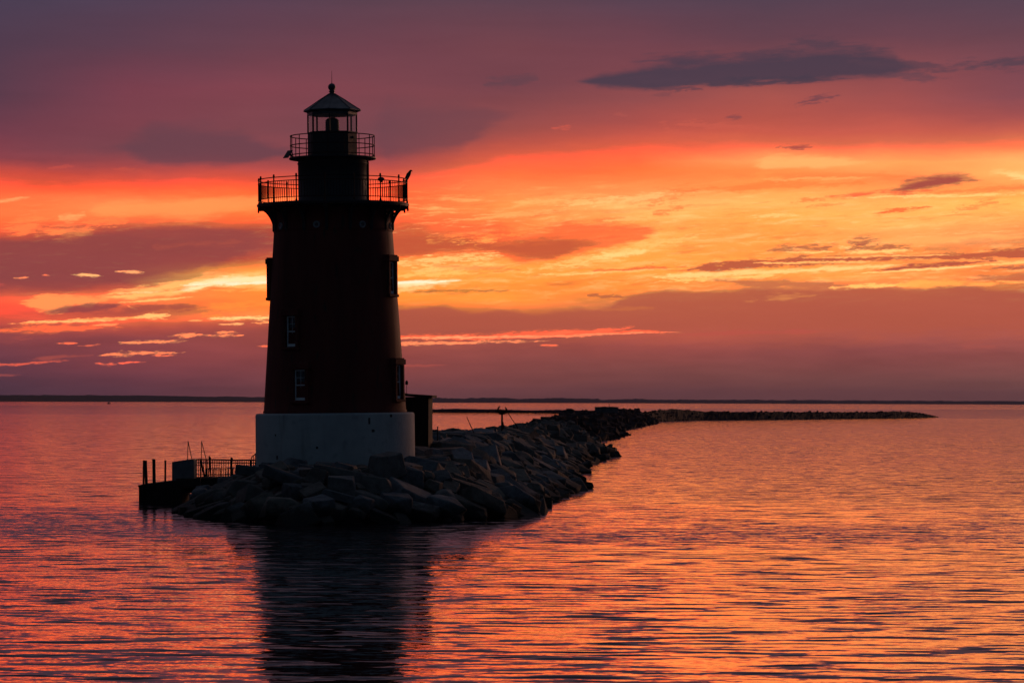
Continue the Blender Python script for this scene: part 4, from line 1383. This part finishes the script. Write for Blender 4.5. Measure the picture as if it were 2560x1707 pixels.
lists = ([], [], [0])
stones(lists, rest, 1)
n_ = 9000
yy = 240 + (960 - 240) * rg.random(n_) ** 1.25
xx = rg.uniform(-8, 46, n_)
T, D_ = top_np(xx, yy)
items = []
for x, y, z, d in zip(xx, yy, T, D_):
    if d < -.5: continue
    if y < 289 and not free(x, y, .5, .6): continue
    s = random.uniform(.45, .95) * (1 + (y - 240) / 900)
    items.append((x, y, z - .15 + random.uniform(-.15, .2), s, (random.gauss(0, .35), random.gauss(0, .35))))
    if len(items) > 2200: break
# low spits of tumbled stone on the right side
for px, py, n_ in ((1436, 1222, 4), (1518, 1141, 6), (1552, 1090, 7), (1590, 1070, 8), (1345, 1268, 4)):
    for _ in range(n_ * 2):
        u_ = random.random()
        c = sea(px - 40 + 55 * u_, py - 2)
        items.append((c.x + random.gauss(0, .3), c.y * (1 + random.gauss(0, .012) * (1.3 - u_)), (1 - u_) ** .8 * .9 + random.uniform(-.15, .2), random.uniform(.5, .9) * (1.1 - .3 * u_) * (c.y / 260) ** .4, (random.gauss(0, .25), random.gauss(0, .25))))
stones(lists, [q for q in items if q[1] < 420], 2)
mass('breakwater_rubble', lists, 'dark rubble of the breakwater narrowing away behind the nest platform')
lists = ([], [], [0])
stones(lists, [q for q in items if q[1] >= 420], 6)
mass('breakwater_rubble', lists, 'far low shade-darkened rubble of the breakwater around the concrete block', mat='far_rock')


def arm(name, path, label, seed):
    """a far breakwater arm: path of (px, water row, crest row)"""
    rnd = random.Random(seed)
    pts = []
    for px, pw, pc in path:
        w = sea(px, pw)
        zc = at(px, pc, w.y + 4).z
        pts.append((w.x, w.y, zc))
    bm = bmesh.new()
    rows = []
    L = 0
    for (xa, ya, za), (xb, yb, zb_) in zip(pts, pts[1:]):
        n_ = max(4, int(math.hypot(xb - xa, yb - ya) / 1.6))
        for i in range(n_):
            f = i / n_
            x, y_, z_ = xa + (xb - xa) * f, ya + (yb - ya) * f, za + (zb_ - za) * f
            nz = fbm((x * .35, y_ * .35, seed), 3) * .2 + fbm((x * .06, 1, seed), 2) * .22
            row = []
            for dy, h in ((-.5, -.15), (0, .10), (.5, .42), (1.1, .74), (1.8, 1.0), (5.5, .97), (7.5, .5), (9, -.1)):
                hh = h * z_ + (nz + rnd.uniform(-.12, .12)) * (1 if h > .3 else .3)
                row.append(bm.verts.new((x + rnd.uniform(-.3, .3), y_ + dy, max(-.3, hh))))
            rows.append(row)
    for A, B in zip(rows, rows[1:]):
        for k in range(7): bm.faces.new((A[k], A[k + 1], B[k + 1], B[k]))
    for r_ in (rows[0], rows[-1]): bm.faces.new(r_)
    rows_co = [[tuple(v.co) for v in r_] for r_ in rows]
    me0 = bpy.data.meshes.new('tmp')
    bm.to_mesh(me0)
    bm.free()
    lists = ([np.array([v.co[:] for v in me0.vertices])], [tuple(p.vertices) for p in me0.polygons], [len(me0.vertices)])
    items = []
    for r_ in rows_co[::max(1, len(rows_co) // 200)]:
        c = r_[rnd.choice((1, 2, 3, 4, 5))]
        items.append((c[0], c[1], c[2] - .12, rnd.uniform(.22, .55), (rnd.gauss(0, .35), rnd.gauss(0, .35))))
    stones(lists, items, seed)
    bpy.data.meshes.remove(me0)
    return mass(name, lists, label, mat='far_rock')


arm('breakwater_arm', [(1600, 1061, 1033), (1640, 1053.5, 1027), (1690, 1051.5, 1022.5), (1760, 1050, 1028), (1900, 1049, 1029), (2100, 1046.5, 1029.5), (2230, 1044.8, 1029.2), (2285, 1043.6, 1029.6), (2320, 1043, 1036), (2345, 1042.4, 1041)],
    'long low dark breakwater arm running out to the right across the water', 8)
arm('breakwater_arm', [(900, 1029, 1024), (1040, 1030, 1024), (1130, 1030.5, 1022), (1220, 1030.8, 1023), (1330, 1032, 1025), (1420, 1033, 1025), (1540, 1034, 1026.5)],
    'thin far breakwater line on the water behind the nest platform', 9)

# concrete blockhouse stump on the breakwater
bh = empty('blockhouse')
bD = 610.0
p = at(1516, 1030, bD)
bh.location = p
tag(bh, 'low dark flat topped concrete block on the crest of the breakwater before the far arm', 'blockhouse')
k = bD / F
bm = bmesh.new()
add_box(bm, (0, 0, .35), (57 * k, 3.2, 1.0), None, .06)
link('wall', bm, M['rock'], bh)
bm = bmesh.new()
add_box(bm, (0, 0, .92), (59 * k, 3.4, .16), None, .04)
add_box(bm, (-.4, .3, 1.03), (.9, .8, .1), None, .03)
add_box(bm, (1.0, .1, 1.02), (1.1, .8, .07), None, .03)
link('roof', bm, M['rock'], bh)

# ---- dry grass tufts on the crest right of the platform
bm = bmesh.new()
rnd = random.Random(77)
for _ in range(240):
    y = rnd.uniform(285, 520)
    ed = None
    px = 1345 + (y - 285) / 235 * 100 + rnd.uniform(-35, 30)
    x = (px - 1280) / F * y
    (z,), (d,) = top_np([x], [y])
    if d < 3: continue
    z = float(z)
    hgt = rnd.uniform(.25, .75)
    for b_ in range(5):
        a = rnd.uniform(0, 6.28)
        r_ = rnd.uniform(.05, .35)
        q = Vector((x + r_ * cos(a), y + r_ * sin(a), z - .15))
        tip = q + Vector((rnd.gauss(.08, .12), rnd.gauss(0, .12), hgt + .2))
        w_ = Vector((.035, 0, 0))
        bm.faces.new([bm.verts.new(q - w_), bm.verts.new(q + w_), bm.verts.new(tip)])
tag(link('grass', bm, M['grass']), 'ragged dry grass tufts growing on the crest of the breakwater', 'grass', kind='stuff')

# ================================================================== THINGS ON THE CREST
# nest platform
nD = 252.0
k = nD / F
g = at(1255, 1068, nD)
npf = empty('nest_platform', g)
tag(npf, 'wooden bird nest platform on a single post, standing on the breakwater', 'nest platform')
bm = bmesh.new()
add_tube(bm, (0, 0, -.6), (.0, 0, 41 * k), .078, .07, n=8)
link('post', bm, M['timber'], npf)
bm = bmesh.new()
for i in range(6):
    add_box(bm, (0, -.42 + i * .168, 39.5 * k), (39 * k, .15, .06))
add_box(bm, (0, -.25, 36.9 * k), (26 * k, .07, .10))
add_box(bm, (0, .25, 36.9 * k), (26 * k, .07, .10))
add_box(bm, (0, 0, 33.8 * k), (16 * k, .6, .10))
link('platform', bm, M['timber'], npf)
bm = bmesh.new()
rnd = random.Random(5)
for i in range(70):
    a = rnd.uniform(0, 6.28)
    r_ = .5 * sqrt(rnd.random())
    c = Vector((r_ * cos(a), r_ * sin(a) * .8, 40.7 * k + (.5 - r_) * .22 * rnd.random()))
    dv = Vector((rnd.gauss(0, 1), rnd.gauss(0, 1), rnd.gauss(0, .25))).normalized() * rnd.uniform(.12, .24)
    add_tube(bm, c - dv, c + dv, .011, n=4)
link('nest', bm, M['timber'], npf)
bm = bmesh.new()
add_tube(bm, (4.2 * k, .0, -.1), (2.2 * k, 0, 13.5 * k), .045, n=6)
add_box(bm, (3.2 * k, 0, 3 * k), (4 * k, .12, 9 * k))
link('brace', bm, M['timber'], npf)
bm = bmesh.new()
add_tube(bm, (15 * k, 0, 36 * k), (39 * k, 0, -1 * k), .028, n=6)
add_tube(bm, (33.5 * k, 0, 11 * k), (39.5 * k, 0, -3 * k), .05, n=6)
link('stay', bm, M['timber'], npf)


def skin_body(name, joints, bones, mat, parent=None, loc=(0, 0, 0), rotz=0.0, scale=1.0, level=2):
    me = bpy.data.meshes.new(name)
    me.from_pydata([j[0] for j in joints], bones, [])
    o = bpy.data.objects.new(name, me)
    COL.objects.link(o)
    md = o.modifiers.new('skin', 'SKIN')
    md.use_smooth_shade = True
    for i, j in enumerate(joints):
        r = j[1] if isinstance(j[1], tuple) else (j[1], j[1])
        me.skin_vertices[0].data[i].radius = r
        me.skin_vertices[0].data[i].use_root = (i == 0)
    sb = o.modifiers.new('sub', 'SUBSURF')
    sb.levels = sb.render_levels = level
    me.materials.append(mat)
    o.location = loc
    o.rotation_euler = (0, 0, rotz)
    o.scale = (scale,) * 3
    if parent is not None: o.parent = parent
    return o


pz = 39.5 * k + .03
NEST = (g, k, pz)
# bird on the gallery rail at the right
n5 = dirn(PHASE + 22.5 * 4.35)
rp = LH @ (n5 * (186.0 / S) + Vector((0, 0, zd + 1.225)))
RB = [((0, 0, .16), .125), ((.06, 0, .27), .14), ((.13, 0, .39), .115), ((.175, 0, .48), .075), ((.21, 0, .545), .075), ((.28, 0, .53), .036), ((.31, 0, .48), .014),
      ((-.04, 0, .05), .09), ((-.07, 0, -.08), .06), ((-.085, 0, -.22), .036),
      ((0, .05, .06), .026), ((.0, .055, .0), .016), ((.05, .06, -.005), .012),
      ((0, -.05, .06), .026), ((.0, -.055, .0), .016), ((.05, -.06, -.005), .012)]
RE = [(0, 1), (1, 2), (2, 3), (3, 4), (4, 5), (5, 6), (0, 7), (7, 8), (8, 9), (7, 10), (10, 11), (11, 12), (7, 13), (13, 14), (14, 15)]
o = skin_body('perched_bird', RB, RE, M['feather'], loc=rp, scale=.86)
tag(o, 'dark bird leaning outward, perched on the railing at the right end of the main gallery', 'bird')
g, k, pz = NEST
o = skin_body('perched_bird', RB, RE, M['feather'], loc=g + Vector((-10.5 * k, -.1, pz + .05)), scale=.62)
tag(o, 'taller dark bird perched at the left end of the nest platform', 'bird')
o = skin_body('perched_bird', RB, RE, M['feather'], loc=g + Vector((11.5 * k, -.05, pz + .04)), rotz=pi, scale=.5)
tag(o, 'smaller dark bird facing left at the right end of the nest platform', 'bird')


def flying(loc, span, bank_, label):
    J = [((0, 0, 0), .055), ((.0, .16, 0), .035), ((0, .24, .01), .022), ((0, -.16, 0), .04), ((0, -.28, 0), .02),
         ((.2, .05, .09), (.06, .016)), ((.38, .0, .10), (.045, .012)), ((.5, -.08, .05), (.012, .006)),
         ((-.2, .05, .09), (.06, .016)), ((-.38, .0, .10), (.045, .012)), ((-.5, -.08, .05), (.012, .006))]
    B = [(0, 1), (1, 2), (0, 3), (3, 4), (0, 5), (5, 6), (6, 7), (0, 8), (8, 9), (9, 10)]
    o = skin_body('flying_bird', J, B, M['feather'], loc=loc, scale=span)
    o.rotation_euler = (0, bank_, .5)
    tag(o, label, 'bird', 'birds flying over the bay')
    return o


flying(at(1632, 659, 800), .95, .1, 'small dark bird flying across the golden sky right of the arrow-shaped cloud')
flying(at(1371, 750, 900), .85, -.3, 'tiny dark bird flying lowest in the golden sky, over the middle')
flying(at(1825, 1023, 820), .6, .3, 'tiny bird skimming the water just above the middle of the far breakwater arm')
flying(at(1967, 1022, 820), .5, -.2, 'tiny bird skimming the water above the right half of the far breakwater arm')

# leaning stick and short post
bm = bmesh.new()
sD = 205.0
a_ = at(1180, 1072, sD)
b_ = at(1166.5, 1041.5, sD)
add_tube(bm, Vector((.12, .05, -.25)), b_ - a_, .034, .022, n=7)
tag(link('leaning_stick', bm, M['timber'], loc=a_), 'thin bare stick leaning left, stuck among the rocks right of the shed', 'stick')
bm = bmesh.new()
a_ = at(1094, 1100, 180)
add_tube(bm, (0, 0, -.4), (0, 0, 33 * 180 / F), .035, .032, n=8)
add_tube(bm, (0, 0, 33 * 180 / F - .03), (0, 0, 33 * 180 / F + .01), .042, n=8)
tag(link('marker_post', bm, M['timber'], loc=a_), 'short thin post standing on the rocks close to the right of the shed', 'post')
bm = bmesh.new()
a_ = at(1523, 1022, 660)
add_tube(bm, (0, 0, -1.5), (0, 0, .95), .05, n=6)
add_ball(bm, (0, 0, .95), .1, u=8, v=6)
tag(link('marker_post', bm, M['timber'], loc=a_), 'tiny upright marker post behind the low concrete block', 'post')

# ================================================================== LANDING STAGE at the left
dD = 172.0
k = dD / F


def dk(px, py, dy=0.0): return at(px, py, dD + dy)


st = empty('landing_stage', dk(400, 1240))
tag(st, 'dark timber landing stage standing in the water at the left of the rocks', 'landing stage')
L0 = st.location.copy()


def dock_block(bm, pxa, pxb, yta, ytb, ybt, d0, d1):
    """block with a sloping top between two photo columns"""
    f = []
    for dd in (d0, d1):
        for px, py in ((pxa, yta), (pxb, ytb), (pxb, ybt), (pxa, ybt)):
            q = at(px, py, dD + d0)
            f.append(bm.verts.new((q.x - L0.x, dD + dd - L0.y, q.z - L0.z)))
    a, b = f[:4], f[4:]
    bm.faces.new(a)
    bm.faces.new(b[::-1])
    for i in range(4):
        j = (i + 1) % 4
        bm.faces.new((a[i], a[j], b[j], b[i]))


bm = bmesh.new()
dock_block(bm, 347, 455, 1216, 1205, 1275, 0, 4.5)
for i in range(6):
    px = 352 + i * 19
    dock_block(bm, px, px + 3.5, 1217 - i * 2, 1217 - i * 2, 1272, -.12, 0.02)
for py in (1222, 1236, 1250):
    dock_block(bm, 349, 454, py, py, py + 4, -.06, .02)
link('crib', bm, M['timber'], st)
bm = bmesh.new()
dock_block(bm, 345, 500, 1212.5, 1194, 1217, -.1, 4.6)
dock_block(bm, 440, 640, 1196, 1192, 1232, .6, 4.2)
link('deck', bm, M['timber'], st)
for i, (xb, yb, xt, yt, r_, dy) in enumerate(((358.5, 1216, 359.5, 1151, .055, .6), (368, 1216, 363.8, 1151.5, .078, .4), (386, 1206, 384.5, 1148, .088, .5), (412.5, 1203, 413.5, 1151, .052, .8))):
    bm = bmesh.new()
    q0, q1 = dk(xb, yb + 45, dy) - L0, dk(xt, yt, dy) - L0
    add_tube(bm, q0, q1, r_ * 1.04, r_, n=10)
    add_tube(bm, q1 - Vector((0, 0, .03)), q1 + Vector((0, 0, .02)), r_ * 1.12, r_ * 1.0, n=10)
    pl = link('mooring_pile', bm, M['timber'], st)

# cabinet on the stage
bm = bmesh.new()
cb = empty('storage_box', dk(458, 1197, .7))
cl = cb.location
w_ = 54 * k
rz = Matrix.Rotation(radians(0), 3, 'Z')
pts = [(430, 1154.5), (468, 1148.5), (485, 1147), (485, 1200), (430, 1202)]
f0 = [bm.verts.new(at(px, py, cl.y) - cl) for px, py in pts]
f1 = [bm.verts.new(at(px, py, cl.y) - cl + Vector((.05, 1.0, 0))) for px, py in pts]
bm.faces.new(f0)
bm.faces.new(f1[::-1])
for i in range(5):
    j = (i + 1) % 5
    bm.faces.new((f0[i], f0[j], f1[j], f1[i]))
link('body', bm, M['grey_panel'], cb)
bm = bmesh.new()
for px in (431.5, 457, 483.5):
    q = at(px, 1177, cl.y) - cl
    add_box(bm, q + Vector((0, -.02, 0)), (.045, .04, .98))
link('batten', bm, M['grey_panel'], cb)
tag(cb, 'grey boxy panel-sided cabinet on the landing stage, right of the mooring piles', 'cabinet')

# boarding ladder: two tall bent hand rails and rungs
ld = empty('boarding_ladder', dk(490, 1197, 1.4))
tag(ld, 'metal boarding ladder with two tall peaked handrails behind the cabinet', 'ladder')
lo = ld.location
for xs in ((467.5, 470.2, 480.5), (501.5, 504.2, 516)):
    bm = bmesh.new()
    a_, t_, b_ = (dk(xs[0], 1196, 1.4) - lo, dk(xs[1], 1103.5, 1.4) - lo, dk(xs[2] + (0), 1150, 1.4) - lo)
    add_tube(bm, a_, t_, .021, n=8)
    add_tube(bm, t_, b_, .021, n=8)
    add_ball(bm, t_, .03, u=8, v=6)
    if xs[0] > 490:
        add_tube(bm, b_, dk(517, 1196, 1.4) - lo, .02, n=8)
    link('handrail', bm, M['rail_iron'], ld)
bm = bmesh.new()
for py in (1150, 1162, 1174, 1186):
    add_tube(bm, dk(468, py, 1.4) - lo, dk(501.5, py, 1.4) - lo, .016, n=6)
link('rung', bm, M['rail_iron'], ld)
bm = bmesh.new()
q0, q1 = dk(501, 1148, 1.3) - lo, dk(512, 1192, 1.3) - lo
add_tube(bm, q0, q1, .055, .05, n=6)
link('prop', bm, M['timber'], ld)

# railing from the stage to the tower
fn = empty('railing', dk(560, 1192, 2.2))
tag(fn, 'dark metal railing with close upright bars along the landing walk left of the base', 'railing')
fo = fn.location
FD = 2.2
bm = bmesh.new()
for py0, py1, r_ in ((1148, 1150, .036), (1156, 1157, .03), (1186, 1186, .024)):
    add_tube(bm, dk(484, py0, FD) - fo, dk(642, py1, FD) - fo, r_, n=6)
link('rail', bm, M['rail_iron'], fn)
bm = bmesh.new()
x = 487.0
i = 0
while x < 642:
    add_tube(bm, dk(x, 1148.5, FD) - fo, dk(x, 1197, FD) - fo, .021 if i % 2 else .0205, n=5)
    x += 4.45
    i += 1
link('baluster', bm, M['rail_iron'], fn)
for x0_, x1_, yt in ((487, 487, 1147), (523, 528, 1144), (578, 578, 1147), (626, 626, 1148)):
    bm = bmesh.new()
    q0, q1 = dk(x1_, 1198, FD - .05) - fo, dk(x0_, yt, FD - .05) - fo
    add_tube(bm, q0, q1, .042, n=8)
    if x0_ in (523, 578):
        add_box(bm, q1 + Vector((.03, 0, -.06)), (.12, .12, .22), None, .02)
        add_ball(bm, q1 + Vector((0, 0, .06)), .045, u=8, v=6)
    link('post', bm, M['rail_iron'], fn)
# lower, farther row of bars
fn2 = empty('railing', dk(560, 1192, 4.6))
tag(fn2, 'lower dark metal railing on the far edge of the landing walk', 'railing')
fo2 = fn2.location
bm = bmesh.new()
add_tube(bm, dk(514, 1171, 4.6) - fo2, dk(584, 1171, 4.6) - fo2, .024, n=6)
link('rail', bm, M['rail_iron'], fn2)
bm = bmesh.new()
x = 515.0
while x < 585:
    add_tube(bm, dk(x, 1171, 4.6) - fo2, dk(x, 1198, 4.6) - fo2, .022, n=5)
    x += 6.1
link('baluster', bm, M['rail_iron'], fn2)
# stair rail up to the base
sr_ = empty('stair_rail', dk(632, 1165, 1.0))
tag(sr_, 'bent stair handrail climbing to the left edge of the white base', 'handrail')
so = sr_.location
bm = bmesh.new()
path = [(628.5, 1178), (628, 1146), (630, 1142), (634, 1138), (641, 1132), (650, 1126)]
for (xa, ya), (xb, yb) in zip(path, path[1:]):
    add_tube(bm, dk(xa, ya, 1.0) - so, dk(xb, yb, 1.0) - so, .028, n=7)
link('rail', bm, M['rail_iron'], sr_)
bm = bmesh.new()
for x, yt in ((633.5, 1139), (638, 1135), (642.5, 1131)):
    add_tube(bm, dk(x, yt, 1.0) - so, dk(x, 1170, 1.0) - so, .02, n=6)
link('baluster', bm, M['rail_iron'], sr_)

# bollard before the base
bm = bmesh.new()
q = at(651.5, 1183, 156.8)
add_tube(bm, (0, 0, -.3), (0, 0, .38), .085, .08, n=12)
add_tube(bm, (0, 0, .38), (0, 0, .44), .10, .09, n=12)
tag(link('bollard', bm, M['black_iron'], loc=q), 'stubby dark bollard in front of the left edge of the white base', 'bollard')

# ================================================================== FAR SHORE AND BOAT
bm = bmesh.new()
rows = []
for i in range(700):
    px = -1500 + i * (5600 / 699)
    f = min(1, max(0, (px + 200) / 2900))
    d = 6200 + f * 6500
    hgt_px = 16.5 - 4.5 * min(1, max(0, (px - 330) / 500)) - 4.0 * f
    if 1080 < px < 1500: hgt_px += 1.6
    hgt_px += 1.7 * fbm((px * .011, 2, 1), 4) + 1.5 * fbm((px * .09, 5, 2), 3)
    hgt_px = max(2.0, hgt_px)
    h = hgt_px * d / F
    x = (px - 1280) / F * d
    jag = random.uniform(-.7, .7)
    rows.append([bm.verts.new((x, d, -1)), bm.verts.new((x, d + 20, h * .45)), bm.verts.new((x, d + 45, h * .86 + jag)), bm.verts.new((x, d + 90, h + jag)), bm.verts.new((x, d + 400, h * .9)), bm.verts.new((x, d + 600, -1))])
for A, B in zip(rows, rows[1:]):
    for q in range(5): bm.faces.new((A[q], A[q + 1], B[q + 1], B[q]))
tag(link('far_shore', bm, M['shore']), kind='structure')

boat = empty('boat', sea(272, 1009.5))
tag(boat, 'tiny dark motor boat out on the water before the far shore at the left', 'boat')
bm = bmesh.new()
add_poly(bm, [(-2.3, .9), (-1.9, -.2), (2.0, -.2), (2.6, 1.1)], (0, 0, 0), (1, 0, 0), (0, 0, 1), 1.6)
link('hull', bm, M['black_iron'], boat)
bm = bmesh.new()
add_box(bm, (-.2, 0, 1.5), (1.6, 1.2, 1.1), None, .15)
link('cabin', bm, M['black_iron'], boat)

# ================================================================== HAZE
bm = bmesh.new()
bmesh.ops.create_cube(bm, size=1.0, matrix=Matrix.Translation((0, 9000, 34)) @ Matrix.Diagonal((26000, 19000, 74, 1)))
hm = bpy.data.materials.new('thin_evening_haze')
hm.use_nodes = True
ht = NT(hm.node_tree)
ht.N.remove(ht.N['Principled BSDF'])
pv = ht.N.new('ShaderNodeVolumePrincipled')
pv.inputs['Color'].default_value = (0.72, 0.62, 0.95, 1)
pv.inputs['Density'].default_value = 2.8e-5
ht.L.new(pv.outputs[0], ht.N['Material Output'].inputs['Volume'])
tag(link('haze', bm, hm), kind='stuff')

# ================================================================== RENDER SETTINGS
scene.view_settings.view_transform = 'Standard'
scene.view_settings.look = 'None'
scene.view_settings.exposure = 0
scene.view_settings.gamma = 1
scene.render.engine = 'CYCLES'
scene.cycles.max_bounces = 6
scene.cycles.diffuse_bounces = 3
scene.cycles.glossy_bounces = 3
scene.cycles.transparent_max_bounces = 12
